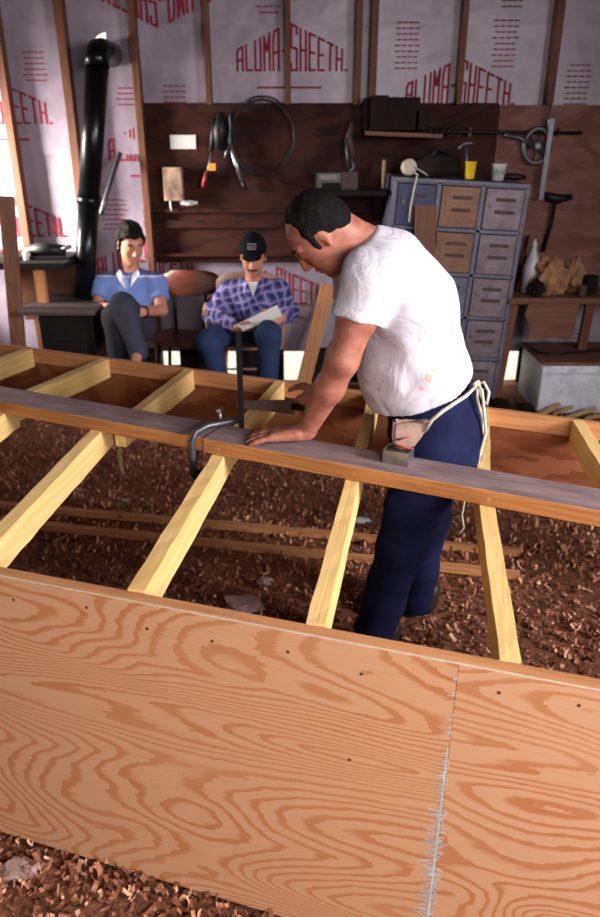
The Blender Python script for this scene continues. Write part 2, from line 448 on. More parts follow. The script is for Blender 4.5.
def nets(D, lo, h, name):
    neg = D < 0; nx, ny, nz = D.shape
    c = np.zeros((nx-1, ny-1, nz-1), np.int8)
    for i in (0, 1):
        for j in (0, 1):
            for k in (0, 1): c += neg[i:nx-1+i, j:ny-1+j, k:nz-1+k]
    act = (c > 0) & (c < 8); I = np.argwhere(act); idx = -np.ones(act.shape, np.int64); idx[act] = np.arange(len(I))
    acc = np.zeros((len(I), 3)); cnt = np.zeros(len(I))
    cr = [(i, j, k) for i in (0, 1) for j in (0, 1) for k in (0, 1)]
    for a in cr:
        for ax_ in range(3):
            if a[ax_]: continue
            b = list(a); b[ax_] = 1
            va = D[I[:, 0]+a[0], I[:, 1]+a[1], I[:, 2]+a[2]]; vb = D[I[:, 0]+b[0], I[:, 1]+b[1], I[:, 2]+b[2]]
            m_ = (va < 0) != (vb < 0); t = np.where(m_, va/np.where(m_, va-vb, 1), 0)
            p = np.tile(np.array(a, float), (len(I), 1)); p[:, ax_] += t
            acc[m_] += p[m_]; cnt[m_] += 1
    co_ = (I+acc/cnt[:, None])*h+lo
    faces = []
    for ax_ in range(3):
        u, w = (ax_+1) % 3, (ax_+2) % 3
        s0 = [slice(None)]*3; s1 = [slice(None)]*3; s0[ax_] = slice(0, -1); s1[ax_] = slice(1, None)
        e = neg[tuple(s0)] != neg[tuple(s1)]
        E = np.argwhere(e); E = E[(E[:, u] > 0) & (E[:, w] > 0) & (E[:, u] < D.shape[u]-1) & (E[:, w] < D.shape[w]-1)]
        def g(du, dw):
            q = E.copy(); q[:, u] -= du; q[:, w] -= dw; return idx[q[:, 0], q[:, 1], q[:, 2]]
        f = np.stack([g(0, 0), g(1, 0), g(1, 1), g(0, 1)], 1)
        inside = neg[E[:, 0], E[:, 1], E[:, 2]]
        f[~inside] = f[~inside][:, ::-1]
        faces.append(f)
    f = np.concatenate(faces); f = f[(f >= 0).all(1)]
    me = bpy.data.meshes.new(name); me.from_pydata(co_.tolist(), [], f.tolist()); me.update()
    bm = bmesh.new(); bm.from_mesh(me)
    for _ in range(2): bmesh.ops.smooth_vert(bm, verts=bm.verts, factor=.4, use_axis_x=True, use_axis_y=True, use_axis_z=True)
    bmesh.ops.recalc_face_normals(bm, faces=bm.faces); bm.to_mesh(me); bm.free()
    return me

# ================================================================== THE SETTING
WY = 5.3
XL, XR, YF, ZC = -2.6, 3.6, -2.0, 3.05
def struct(o): o['kind'] = 'structure'; return o
# floor: uneven dirt
bm = bmesh.new()
g = bmesh.ops.create_grid(bm, x_segments=150, y_segments=190, size=.5)
for v in bm.verts:
    v.co.x = v.co.x*7.6+1.2; v.co.y = v.co.y*10.4+.2
    v.co.z = .018*mnoise.noise(V((v.co.x*2, v.co.y*2, 0)))+.012*mnoise.noise(V((v.co.x*7, v.co.y*7, 3)))-.01
me = bpy.data.meshes.new('floor'); bm.to_mesh(me); bm.free()
for p in me.polygons: p.use_smooth = True
struct(link('floor', me, 'soil', origin=(0, 0, 0)))
struct(B().box((1.2, 8.5, -.1), (14, 6, .1)).obj('trim_1', plain('sunlit_ground', srgb(248, 244, 226), .9)))  # ground outside the back wall, near-white so the wall gaps read as daylight
XM, YM = (XL+XR)/2, (YF+WY)/2
struct(B().box((XM, YM, ZC+.05), (XR-XL+.2, WY-YF+.3, .1)).obj('ceiling', 'stud'))  # unseen roof, put in to block light so the indoors stays dark
def holed(b, axis, at, lo, hi, h0, h1, z0, z1):
    for (u0, u1, v0, v1) in ((lo, h0, 0, ZC), (h1, hi, 0, ZC), (h0, h1, 0, z0), (h0, h1, z1, ZC)):
        c, sz = ((at, (u0+u1)/2, (v0+v1)/2), (.1, u1-u0, v1-v0)) if axis == 'y' else (((u0+u1)/2, at, (v0+v1)/2), (u1-u0, .1, v1-v0))
        b.box(c, sz)
    return b
struct(holed(B(), 'y', XR+.05, YF, WY, -.8, .6, 1.8, 2.95).obj('wall_right', 'wallply'))
wl = B(); wl.box((XL-.05, (YF+3.85)/2, ZC/2), (.1, 3.85-YF, ZC)); wl.box((XL-.05, 4.5, .35), (.1, 1.3, .7)); wl.box((XL-.05, 4.5, 2.6), (.1, 1.3, .9)); wl.box((XL-.05, 5.2, ZC/2), (.1, .2, ZC))
struct(wl.obj('wall_left', 'wallply'))
struct(holed(B(), 'x', YF-.05, XL-.1, XR+.1, .3, 1.9, 1.65, 2.75).obj('wall_front', 'wallply'))
# back wall: sheets of foil-faced board, with lettering as children
PIPE_TOP = ay(97, 68, 4.98)
hc = V((PIPE_TOP.x+.0, WY+.03, PIPE_TOP.z+.118)); hs_ = .2
hx0, hx1, hz0, hz1 = hc.x-hs_, hc.x+hs_, hc.z-hs_, hc.z+hs_
wbb = B().box(((XL+hx0)/2, WY+.03, (.24+ZC)/2), (hx0-XL, .02, ZC-.24)).box(((XR+hx1)/2, WY+.03, (.24+ZC)/2), (XR-hx1, .02, ZC-.24))
wbb.box((hc.x, WY+.03, (.24+hz0)/2), (hx1-hx0, .02, hz0-.24)).box((hc.x, WY+.03, (ZC+hz1)/2), (hx1-hx0, .02, ZC-hz1))
for i in range(32):      # the sheet round the circular pipe hole
    q = []
    for k in (i, i+1):
        a_ = 2*math.pi*k/32; u, w = math.cos(a_), math.sin(a_); m_ = max(abs(u), abs(w))
        q.append((V((hc.x+u*.108, WY+.02, hc.z+w*.108)), V((hc.x+u/m_*hs_, WY+.02, hc.z+w/m_*hs_))))
    wbb.prism([q[0][0], q[0][1], q[1][1], q[1][0]], (0, .02, 0))
wb = struct(wbb.obj('wall_back', 'foil', origin=(0, WY, 0)))
xx = lambda px, py=50: ay(px, py, WY).x
zz = lambda py: ay(300, py, WY).z
zseam = zz(24)
ov = B()
for a, b in ((-80, 64), (106, 136), (136, 208), (208, 372), (372, 462), (462, 556), (556, 680)):
    ov.box(((xx(a)+xx(b))/2, WY+.0165, (zseam+1.6)/2+random.uniform(-.004, .004)), (xx(b)-xx(a)-.006, .004, zseam-1.6), rot=Euler((R(random.uniform(-.2, .2)), 0, 0)))
ov.obj('foil_sheet', 'foil', wb)
# sill boards low on the back wall leave gaps where daylight comes in
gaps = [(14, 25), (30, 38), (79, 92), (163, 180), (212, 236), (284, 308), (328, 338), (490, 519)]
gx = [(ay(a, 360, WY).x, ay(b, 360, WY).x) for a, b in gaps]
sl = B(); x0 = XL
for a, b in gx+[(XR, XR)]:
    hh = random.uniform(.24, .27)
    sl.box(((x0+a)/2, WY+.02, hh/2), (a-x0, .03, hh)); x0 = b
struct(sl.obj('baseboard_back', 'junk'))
# printed lettering: tall red capitals whose height peaks in the middle
GL = {'A': [[(0, 0), (0, .8), (.25, 1), (1, 1), (1, 0)], [(0, .45), (1, .45)]], 'L': [[(0, 1), (0, 0), (1, 0)]], 'U': [[(0, 1), (0, 0), (1, 0), (1, 1)]],
      'M': [[(0, 0), (0, 1), (.5, .55), (1, 1), (1, 0)]], '-': [[(.1, .45), (.9, .45)]], 'S': [[(1, .85), (1, 1), (0, 1), (0, .5), (1, .5), (1, 0), (0, 0), (0, .15)]],
      'H': [[(0, 0), (0, 1)], [(1, 0), (1, 1)], [(0, .5), (1, .5)]], 'E': [[(1, 1), (0, 1), (0, 0), (1, 0)], [(0, .5), (.8, .5)]], 'T': [[(0, 1), (1, 1)], [(.5, 1), (.5, 0)]], '.': [[(0, 0), (.2, 0)]]}
def stroke(b, p, q, w, y):
    p, q = V((p[0], 0, p[1])), V((q[0], 0, q[1])); d = (q-p)
    if d.length < 1e-5: return
    d.normalize(); n = V((-d.z, 0, d.x))*w/2; p = p-d*w/2; q = q+d*w/2
    global _lay
    _lay = (_lay+1) % 60; y -= _lay*.00003
    vs = [b.bm.verts.new(V((a.x, y, a.z))) for a in (p+n, p-n, q-n, q+n)]; b.bm.faces.new(vs)
_lay = 0
def logo(cx, base, width, hmin, hmax, y, flip=False, xlim=None, zlim=None):
    txt = 'ALUMA-SHEETH.'; b = B(); n = 12; cw = width/n
    for i, ch in enumerate(txt):
        for ln in GL[ch]:
            pts = []
            for (u, v_) in ln:
                lx = -width/2+cw*(i+.16+u*.6); top = hmax-(hmax-hmin)*abs(lx)/(width/2)
                pts.append((lx, v_*top))
            for p, q in zip(pts, pts[1:]):
                if flip: p, q = (-p[0], -p[1]), (-q[0], -q[1])
                P, Q = (cx+p[0], base+p[1]), (cx+q[0], base+q[1])
                if xlim and not all(xlim[0] < a[0] < xlim[1] for a in (P, Q)): continue
                if zlim and max(P[1], Q[1]) > zlim: 
                    if min(P[1], Q[1]) > zlim: continue
                    P = (P[0], min(P[1], zlim)); Q = (Q[0], min(Q[1], zlim))
                stroke(b, P, Q, .0145, y)
    # the illegible small line under the name
    for k in range(14):
        lx = -width*.3+k*width*.6/14
        p, q = ((lx, -.1), (lx+width*.6/14*.7, -.1))
        if flip: p, q = (-p[0], -p[1]), (-q[0], -q[1])
        if xlim and not (xlim[0] < cx+p[0] < xlim[1]): continue
        stroke(b, (cx+p[0], base+p[1]), (cx+q[0], base+q[1]), .012, y)
    return b
def para(b, px, py, rows, y=None, w=.09):
    p = ay(px, py, WY)
    for r in range(rows):
        z = p.z-r*.032; x = p.x
        ww = w*random.uniform(.7, 1)
        for k in range(4): stroke(b, (x-ww+2*ww*k/4, z), (x-ww+2*ww*(k+.6)/4, z), .008, y)
LW = ay(343, 70, WY).x-ay(235, 70, WY).x
yb = WY+.0138
def lg(px, py, **k): p = ay(px, py, WY); logo(p.x, p.z, LW, .11, .26, yb, **k).raw('lettering', 'redink', wb)
lg(290, 70); lg(-4, 123); lg(12, 236); lg(160, 160, xlim=(-9, xx(137, 150))); lg(458, 104); lg(146, 277); lg(276, 304)
lg(155, -22, flip=True); pass
pb = B()
for a in ((33, 52, 6), (175, 86, 5), (128, 88, 4), (410, 22, 9), (509, 20, 9), (582, 65, 9), (112, 200, 7), (570, 330, 5), (270, 6, 2), (515, -6, 3)): para(pb, *a, y=yb)
pb.raw('small_print', 'redink', wb)
# studs
n = 2
for px, z0, t in ((2, 0.0, .05), (66, 0, .055), (136, 0, .045), (208, 1.9, .035), (288, 1.9, .035), (358, 1.9, .04), (373, 1.9, .045), (461, 1.9, .035), (553, 1.9, .045), (640, 1.9, .04)):
    x = xx(px)
    struct(board('trim_%d' % n, (x, WY-.033, z0), (x, WY-.033, ZC), t, .085, 'stud', up=(0, 1, 0), anchor='c')); n += 1
# dark plywood lining from bench height to head height
zt, zb = zz(103), zz(262)
pm = B().box(((xx(139, 150)+1.3)/2, WY-.006, (zt+zb)/2), (1.3-xx(139, 150), .016, zt-zb)).obj('wall_cladding', 'wallply'); struct(pm)
pm2 = B().box(((1.305+XR)/2, WY-.01, (zz(105)+.62)/2), (XR-1.305, .016, zz(105)-.62)).obj('wall_cladding', plywood('lighter_wall_plywood', srgb(132, 92, 84), srgb(106, 68, 60), 6, dirt=srgb(92, 62, 56))); struct(pm2)
for py, t in ((208, .03), (220, .05), (253, .02)):
    struct(board('trim_%d' % n, (xx(139, 150), WY-.028, zz(py)), (1.1, WY-.028, zz(py)), .03, t, 'wallply', bev=.003)); n += 1

# ================================================================== THE BOAT FRAME
HB, HR = .855, .80
boat = thing('boat_frame', 'long timber boat hull frame with ribs, centre beam and plywood side, standing on shavings', 'boat frame', (0, 1.9, 0))
# near rim line and side panel
n0, n1 = ah(0, 577, HR), ah(600, 692, HR); nd = (n1-n0).normalized()
b0, b1 = ah(0, 843, .015), ah(300, 907, .015)
nx = V((nd.x, nd.y, 0)).normalized(); nperp = V((-nx.y, nx.x, 0))     # away from camera
if nperp.y < 0: nperp = -nperp
def nearpt(s, off=0, h=HR): return V((n0.x, n0.y, 0))+nx*s+nperp*off+V((0, 0, h))
out = ((V((b0.x, b0.y, 0))-V((n0.x, n0.y, 0))).dot(nperp)+(V((b1.x, b1.y, 0))-V((n0.x, n0.y, 0))).dot(nperp))/2   # flare of the bottom (negative = to camera)
seam = (ah(457, 675, .79)-n0).dot(nx)
slant = V((out*nperp.x, out*nperp.y, -.785)).normalized()
PH = .79/abs(slant.z)
def sheet(name, s0, s1, mat, label, gap=0):
    # local x along, z up along the slant
    x = nx; z = -slant; y = z.cross(x).normalized()
    if y.y < 0: y = -y
    rot = Matrix((x, y, z)).transposed() if x.cross(y).dot(z) > 0 else Matrix((x, y, z)).transposed()
    bm = B(); L = s1-s0
    bm.box((L/2, 0, PH/2), (L, .0095, PH), bev=.001)
    # dents and nail heads
    me = bm.mesh()
    o = bpy.data.objects.new(name, me); C.objects.link(o); me.materials.append(M[mat])
    o.parent = boat; o.rotation_euler = rot.to_euler()
    base = nearpt(s0, .005, HR)+slant*PH
    o.location = base-boat.location
    o['label'] = label
    nails = []
    k = .08
    while k < L-.03:
        nails.append((k, PH-.045+random.uniform(-.02, .01))); k += random.uniform(.14, .2)
    for i in range(3): nails.append((random.uniform(.1, L-.1), random.uniform(.1, PH-.1)))
    for q in nails:
        mn = B().lathe((0, 0, 0), [(.0025, -.0008), (.0038, -.0004), (.0038, .0006)], 8, rot=Euler((R(90), 0, 0))).mesh()
        no = bpy.data.objects.new('nail_head', mn); C.objects.link(no); mn.materials.append(M['rust']); no.parent = o; no.location = (q[0], -.0049, q[1])
    return o
sA = sheet('plywood_side', -1.3, seam-.0004, 'panel', 'long left plywood sheet with flowing grain')
sB = sheet('plywood_side', seam+.0004, 3.1, 'panel2', 'right hand plywood sheet with wilder grain')
# white scuffed filler beside the seam
bm = B(); rs = random.Random(3)
rotm = sA.rotation_euler.to_matrix()
orgA = boat.location+sA.location
for i in range(240):
    z = rs.uniform(.01, PH-.02); dens = 1 if z < PH*.72 else .25
    if rs.random() > dens: continue
    L = rs.uniform(.006, .03)*(1.5 if z < PH*.55 else .6); w = rs.uniform(.001, .0055)
    xa = (seam-.0015+1.3)-L*rs.uniform(.5, 1.0); tilt = rs.uniform(-.3, .5)*L
    a = [V((xa, -.0056, z)), V((xa+L, -.0056, z+tilt)), V((xa+L, -.0056, z+tilt+w)), V((xa, -.0056, z+w*.4))]
    vs = [bm.bm.verts.new(orgA+rotm @ q) for q in a]; bm.bm.faces.new(vs)
q = [V((seam+1.3-.004, -.0057, PH*.75)), V((seam+1.3-.0005, -.0057, PH*.75)), V((seam+1.3-.0005, -.0057, .0)), V((seam+1.3-.007, -.0057, .0))]
bm.bm.faces.new([bm.bm.verts.new(orgA+rotm @ a) for a in q])
bm.obj('seam_filler', plain('white_filler', (.62, .6, .62), .7), boat)
board('edge_strip', nearpt(-1.3, .004, HR+.001), nearpt(3.1, .004, HR+.001), .0045, .003, 'cream', boat, bev=0)
board('rim_stringer', nearpt(-1.3, .026, HR-.001), nearpt(3.1, .026, HR-.001), .030, .06, 'rim', boat, bev=.003)
# centre beams: the left one and the lapped right one
f0, f1 = ah(0, 402, HB), ah(600, 511, HB); bd = (f1-f0).normalized(); bp = V((-bd.y, bd.x, 0))
if bp.y < 0: bp = -bp
BW = .135
def beampt(s, off=BW/2, h=HB): return V((f0.x, f0.y, 0))+bd*s+bp*off+V((0, 0, h))
sj = (ah(206, 436, HB)-f0).dot(bd)
board('centre_beam', beampt(-1.0, BW/2+.012, HB-.004), beampt(sj-.002, BW/2+.012, HB-.004), BW, .044, 'beam', boat, mats=['beam', 'beamtop'])
board('centre_beam', beampt(sj+.002), beampt(2.9), BW, .046, 'beam', boat, mats=['beam', 'beamtop'])
# board lapped under the joint
board('splice_board', beampt(-1.0, BW/2+.035, HB-.047), beampt(2.9, BW/2+.035, HB-.047), .075, .03, 'beam', boat)
# far rim
r0, r1 = ah(0, 345, HR), ah(600, 424, HR); rd = (r1-r0).normalized(); rp = V((-rd.y, rd.x, 0))
if rp.y < 0: rp = -rp
def farpt(s, off=0, h=HR): return V((r0.x, r0.y, 0))+rd*s+rp*off+V((0, 0, h))
board('rim_stringer', farpt(-1, .014), farpt(3.6, .014), .028, .065, 'rim', boat, bev=.003)
def inner_panel():
    x = rd; y = rp; z = V((0, 0, 1)); rot = Matrix((x, y, z)).transposed()
    me = B().box((2.3, .006, .11), (4.6, .01, .3)).mesh(); o = bpy.data.objects.new('plywood_side', me); C.objects.link(o)
    me.materials.append(M['brownply']); o.parent = boat; o.rotation_euler = rot.to_euler(); o.location = farpt(-1, .028, HR-.30)-boat.location
    o['label'] = 'brown far plywood side seen from inside'
inner_panel()
# ribs
near = [((95, 431), (0, 528)), ((218, 455), (133, 592)), ((353, 478), (313, 630)), ((487, 503), (512, 664))]
RT = HB-.046
nb0 = nearpt(0, .041, 0)
def hit_line(a, d, p, q):      # intersection of a+t d with the line p+s q (2D)
    det = d.x*(-q.y)+q.x*d.y; t = ((p.x-a.x)*(-q.y)+q.x*(p.y-a.y))/det; return V((a.x+d.x*t, a.y+d.y*t, 0))
dirs = []
def rib(a, b, far, mat='rib'):
    A, Bp = ah(*a, RT), ah(*b, RT)
    d = (A-Bp).normalized(); rib_xy(A, d, far)
def rib_xy(A, d, far):
    pb = beampt(0, .10, 0)
    e1 = hit_line(A, d, pb, bd)
    e2 = hit_line(A, d, farpt(0, -.001, 0), rd) if far else hit_line(A, d, nb0, nx)
    z = V((0, 0, RT-.001))
    board('rib', e2+V((0, 0, HR+.003)), e1+z, .040, .088, 'rib', boat, bev=.003, rough=.0012)
for a, b in near: rib(a, b, False)
dA = (ah(95, 431, RT)-ah(0, 528, RT)).normalized(); dD = (ah(487, 503, RT)-ah(512, 664, RT)).normalized()
rib_xy(ah(95, 431, RT)-bd*.43, dA, False); rib_xy(ah(487, 503, RT)+bd*.42, dD, False)
far = [((98, 360), (30, 390)), ((185, 371), (135, 410)), ((277, 383), (240, 425)), ((373, 396), (362, 443)), ((484, 412), (484, 455)), ((582, 424), (608, 466))]
for a, b in far: rib(a, b, True)
dB = (ah(98, 360, RT)-ah(30, 390, RT)).normalized()
rib_xy(ah(15, 352, RT), dB, True)
# knots / nail bosses on the beam face above each rib
for a, b in near[1:]:
    p = hit_line(ah(*a, RT), dD, beampt(0, 0, 0), bd)-bp*.001+bd*-.0
    k = B().lathe(p+V((0, 0, HB-.026)), [(.004, 0), (.0075, .003), (.0075, .006)], 10, rot=bp.to_track_quat('Z', 'Y').to_euler()).obj('knot', 'rim', boat)
# trestle legs that carry the frame beyond the picture's edges
for s in (-.75, 2.45):
    board('prop_post', beampt(s, BW/2, 0), beampt(s, BW/2, HB-.08), .09, .04, 'rough', boat, up=tuple(bd), anchor='c')

# ------------------------------------------------------------------ things on and around the frame
# bar clamp over the joint
ck = thing('bar_clamp', 'black bar clamp hooked over the joint of the centre beam', 'clamp', beampt(sj, BW/2, HB))
base = beampt(sj-.03, 0, 0)
pf = lambda off, h, s=0: V((base.x, base.y, 0))+bp*off+bd*s+V((0, 0, h))
b = B(); pts = [pf(-.012, HB-.125), pf(-.014, HB-.06), pf(-.012, HB-.01), pf(.0, HB+.02, .01), pf(.04, HB+.03, .03), pf(.10, HB+.028, .07), pf(.145, HB+.024, .09)]
b.tube(pts, .011, 8); bmesh.ops.scale(b.bm, vec=(1, 1, 1), verts=b.bm.verts)
b.obj('jaw', 'dullsteel', ck)
B().tube([pf(-.012, HB-.13), pf(.04, HB-.135)], .012, 8).obj('foot_pad', 'dark', ck)
B().box(pf(.15, HB+.14, .09), (.018, .009, .34), bev=.001).obj('bar', 'dark', ck)
B().tube([pf(.118, HB+.0, .03), pf(.118, HB+.055, .03)], .006, 8).tube([pf(.10, HB+.058, .03), pf(.136, HB+.058, .03)], .005, 8).obj('screw', 'steel', ck)
# small open metal tin on the beam
tb = ah(398, 461, HB); yaw = math.atan2(bd.y, bd.x)
tn = thing('metal_tin', 'small square shiny metal box sitting on the beam by the apron', 'tin', tb)
rt = Euler((0, 0, yaw))
b = B(); s_, h_, w_ = .075, .04, .0015
for sx, sy, lx, ly in ((0, -1, s_, w_), (0, 1, s_, w_), (-1, 0, w_, s_*.8), (1, 0, w_, s_*.8)):
    b.box(tb+rt.to_matrix() @ V((sx*s_/2, sy*s_*.4, h_/2+.001)), (lx, ly, h_), rot=rt)
b.box(tb+V((0, 0, .0025)), (s_, s_*.8, .002), rot=rt)
b.obj('box_body', 'steel', tn)
B().box(tb+V((0, 0, .02)), (.068, .05, .03), rot=Euler((0, 0, yaw)), bev=.002).obj('contents', 'dullsteel', tn)

# ================================================================== SHAVINGS ON THE FLOOR
def chips(name, count, area_fn, seed, size=(.012, .045), label=None):
    rs = random.Random(seed); vs, fs, tone = [], [], []
    for i in range(count):
        x, y = area_fn(rs)
        z = .018*mnoise.noise(V((x*2, y*2, 0)))+.012*mnoise.noise(V((x*7, y*7, 3)))-.01+rs.uniform(.0, .014)
        L = rs.uniform(*size); w = rs.uniform(.004, .014); n_ = rs.choice((2, 3, 4)); curl = rs.uniform(-3.0, 3.0)
        e = Euler((rs.uniform(-.6, .6), rs.uniform(-.6, .6), rs.uniform(0, 6.28))).to_matrix()
        base = len(vs); a = 0; p = V((0, 0, 0)); t = rs.random()**2.3
        for k in range(n_+1):
            for sgn in (-1, 1):
                q = e @ V((p.x, sgn*w/2, p.z)); vs.append((x+q.x, y+q.y, max(z+q.z, z-.004))); tone.append(t)
            a += curl/n_; p = p+V((math.cos(a), 0, abs(math.sin(a))))*L/n_
        for k in range(n_):
            fs.append((base+2*k, base+2*k+1, base+2*k+3, base+2*k+2))
    me = bpy.data.meshes.new(name); me.from_pydata(vs, [], fs); me.update()
    at = me.attributes.new('tone', 'FLOAT', 'POINT'); at.data.foreach_set('value', tone)
    o = link(name, me, 'chips', origin=(0, 2, 0)); tag(o, label, 'shavings', kind='stuff'); return o
def under(rs):
    while True:
        x = rs.uniform(-2.0, 2.2); y = rs.uniform(1.2, 5.0)
        if rs.random() < (1 if y < 4.2 else .5): return x, y
chips('wood_shavings', 26000, under, 1, label='curled brown wood shavings and chips covering the ground under the frame')
def front(rs): return rs.uniform(-1.1, .9), rs.uniform(.7, 1.5)
chips('wood_shavings', 5000, front, 2, (.015, .05), label='dark shavings on the ground in front of the plywood side')
def rock(name, px, py, rad, label, seed, h=.02):
    p = ah(px, py, h); b = B(); b.blob((p.x, p.y, h), rad, .35, seed, 3, 1.6)
    for v in b.bm.verts: v.co.z = max(-.005, min(v.co.z, h+rad[2]*.7))
    tag(b.obj(name, 'rock'), label, 'stone')
rock('flat_stone', 243, 604, (.085, .05, .022), 'largest flat pinkish grey stone lying in the shavings near the panel', 3)
rock('flat_stone', 265, 581, (.028, .022, .018), 'small pale stone just beyond the largest flat stone', 5)
rock('flat_stone', 126, 500, (.02, .013, .01), 'tiny white stone on the shavings between the two left ribs', 8)
rock('flat_stone', 20, 868, (.05, .03, .015), 'grey pebble on the dark shavings in front of the plywood panel', 9)
for a, b_, lb in (((-60, 497), (520, 549), 'thin brown batten lying on the floor, the farther of the pair'), ((-60, 512), (520, 572), 'thin brown batten lying on the floor, the nearer of the pair')):
    tag(board('floor_batten', ah(*a, .035), ah(*b_, .035), .035, .03, 'rim', rough=.002), lb, 'batten')
tag(board('wood_stake', ah(123, 474, .02), ah(119, 451, .09), .022, .022, 'stick', anchor='c'), 'short pale stick standing tilted in the shavings behind the beam', 'stick')
# plastic scrap
b = B(); p = ah(358, 519, .02); b.blob((p.x, p.y, .015), (.055, .02, .012), .5, 4, 3, 4)
tag(b.obj('plastic_scrap', 'white', smooth=True), 'crumpled pale scrap lying on the shavings beside the third rib', 'scrap')
# wood offcuts beyond the far rim, in front of the chest
rs = random.Random(5)
for px, py, a, L, lb_ in ((546, 414, .5, .22, 'longest pale offcut sticking up in front of the white chest'), (562, 413, -.3, .12, 'short pale block of wood in front of the white chest'),
                       (580, 416, .1, .2, 'flat pale offcut lying at the right before the white chest'), (596, 419, -.6, .14, 'small pale offcut at the right picture edge by the chest')):
    p = ah(px, py, .03); tag(board('wood_offcut', p-V((L/2*math.cos(a), L/2*math.sin(a), 0)), p+V((L/2*math.cos(a), L/2*math.sin(a), .06)), .035, .02, 'stick'), lb_, 'offcut')
# ================================================================== PEOPLE
def lerp(a, b, t): return V(a)*(1-t)+V(b)*t
class Frame:
    def __init__(s, c, fwd, up):
        s.c = V(c); s.x = V(fwd).normalized(); s.z = (V(up)-s.x*V(up).dot(s.x)).normalized(); s.y = s.z.cross(s.x)
    def __call__(s, x, y, z, k=1): return s.c+(s.x*x+s.y*y+s.z*z)*k
    def rot(s): return [[s.x[i], s.y[i], s.z[i]] for i in range(3)]
def head_sdf(S_, f, k=1.0, smile=False):
    R_ = f.rot(); E = lambda c, r, kk=.02, sub=False, clip=None: S_.ell(f(*c, k), [a*k for a in r], kk, R_, sub=sub, clip=clip)
    E((-.012, 0, .03), (.096, .076, .088), .02)
    E((.03, 0, -.02), (.062, .06, .085), .03)
    E((.04, 0, -.07), (.045, .046, .04), .03)
    E((.072, 0, -.098), (.018, .02, .016), .02)
    for sg in (-1, 1):
        E((.052, .036*sg, -.028), (.028, .022, .026), .02)
        S_.cone(f(.083, .012*sg, .032, k), f(.07, .045*sg, .034, k), .010*k, .009*k, .012)
        E((.094, .03*sg, .012), (.014, .017, .011), .012, sub=True)
        E((.078, .03*sg, .011), (.014, .015, .012), .004)
        E((-.008, .076*sg, -.004), (.014, .007, .025), .006)
        E((-.002, .085*sg, .0), (.008, .006, .014), .006, sub=True)
        E((-.002, .076*sg, -.033), (.009, .007, .009), .008)
    S_.cone(f(.090, 0, .022, k), f(.111, 0, -.020, k), .008*k, .0125*k, .012)
    for sg in (-1, 1): E((.100, .012*sg, -.026), (.011, .008, .008), .008)
    E((.091, 0, -.051), (.012, .023, .006), .006); E((.088, 0, -.064), (.012, .02, .007), .006)
    E((.1, 0, -.0575), (.012, .02, .0018), .004, sub=True)
def eyebrows(f, k, parent, mat='hair'):
    for sg in (-1, 1):
        b = B(); b.tube([f(.0945, .014*sg, .036, k), f(.090, .032*sg, .043, k), f(.074, .05*sg, .038, k)], [.003*k, .005*k, .002*k], 6)
        b.obj('eyebrow', mat, parent)
def hand_sdf(S_, w, d, nrm, thumbdir, k=1.0, spread=.12, curl=(.1, .15, .1), kk=.006):
    """w wrist, d pointing to the fingers, nrm = back of hand, thumbdir = side of the thumb"""
    d = V(d).normalized(); n = (V(nrm)-d*V(nrm).dot(d)).normalized(); t = (V(thumbdir)-d*V(thumbdir).dot(d)-n*V(thumbdir).dot(n)).normalized()
    w = V(w)
    S_.cone(w, w+d*.02*k, .026*k, .028*k, .015, flat=(n, .75))
    palm_end = w+d*.085*k
    for o in (-.024, -.008, .008, .024):
        S_.cone(w+d*.02*k+t*o*.75*k, palm_end+t*o*1.15*k-n*.004*k, .016*k, .0125*k, .012)
    L = (.062, .078, .085, .076)
    for i, o in enumerate((-.031, -.0105, .010, .030)):
        base = palm_end+t*o*k-n*.003*k; dirv = (d+t*(o/.03)*spread).normalized()
        p = base; a = 0; r = (.0085, .0095, .0098, .0095)[i]*k
        for j, fr in enumerate((.45, .3, .25)):
            a += curl[j]; q = p+(dirv*math.cos(a)-n*math.sin(a))*L[i]*fr*k
            S_.cone(p, q, r*(1-.08*j), r*(1-.08*(j+1)), kk); p = q
    b = w+d*.022*k+t*.022*k-n*.006*k; m = b+(d*.55+t*.75-n*.15).normalized()*.045*k; e = m+(d*.85+t*.4-n*.1).normalized()*.032*k; e2 = e+(d*.95+t*.15-n*.1).normalized()*.026*k
    S_.cone(b, m, .016*k, .012*k, .012); S_.cone(m, e, .012*k, .0105*k, .006); S_.cone(e, e2, .0105*k, .009*k, .005)
def shoe(parent, heel, toe, mat='boot', k=1.0):
    heel, toe = V(heel), V(toe); d = (toe-heel); L = d.length; d.normalize()
    s_ = Sdf(.007); s_.cone(heel+V((0, 0, .045))+d*.02, heel+V((0, 0, .10))+d*.01, .042, .046, .02)
    s_.cone(heel+V((0, 0, .045))+d*.03, toe+V((0, 0, .035))-d*.04, .044, .04, .03)
    link('shoe', s_.mesh('shoe', clips=[((0, 0, .012), (0, 0, -1))]), mat, parent, smooth=True)
    side = V((-d.y, d.x, 0))
    b = B(); pts = []
    for i in range(20):
        a = 2*math.pi*i/20; pts.append(heel+d*(L*.5-.01+math.cos(a)*L*.5)+side*math.sin(a)*.045+V((0, 0, .0)))
    b.prism(pts, (0, 0, .018)); b.obj('sole', 'dark', parent)

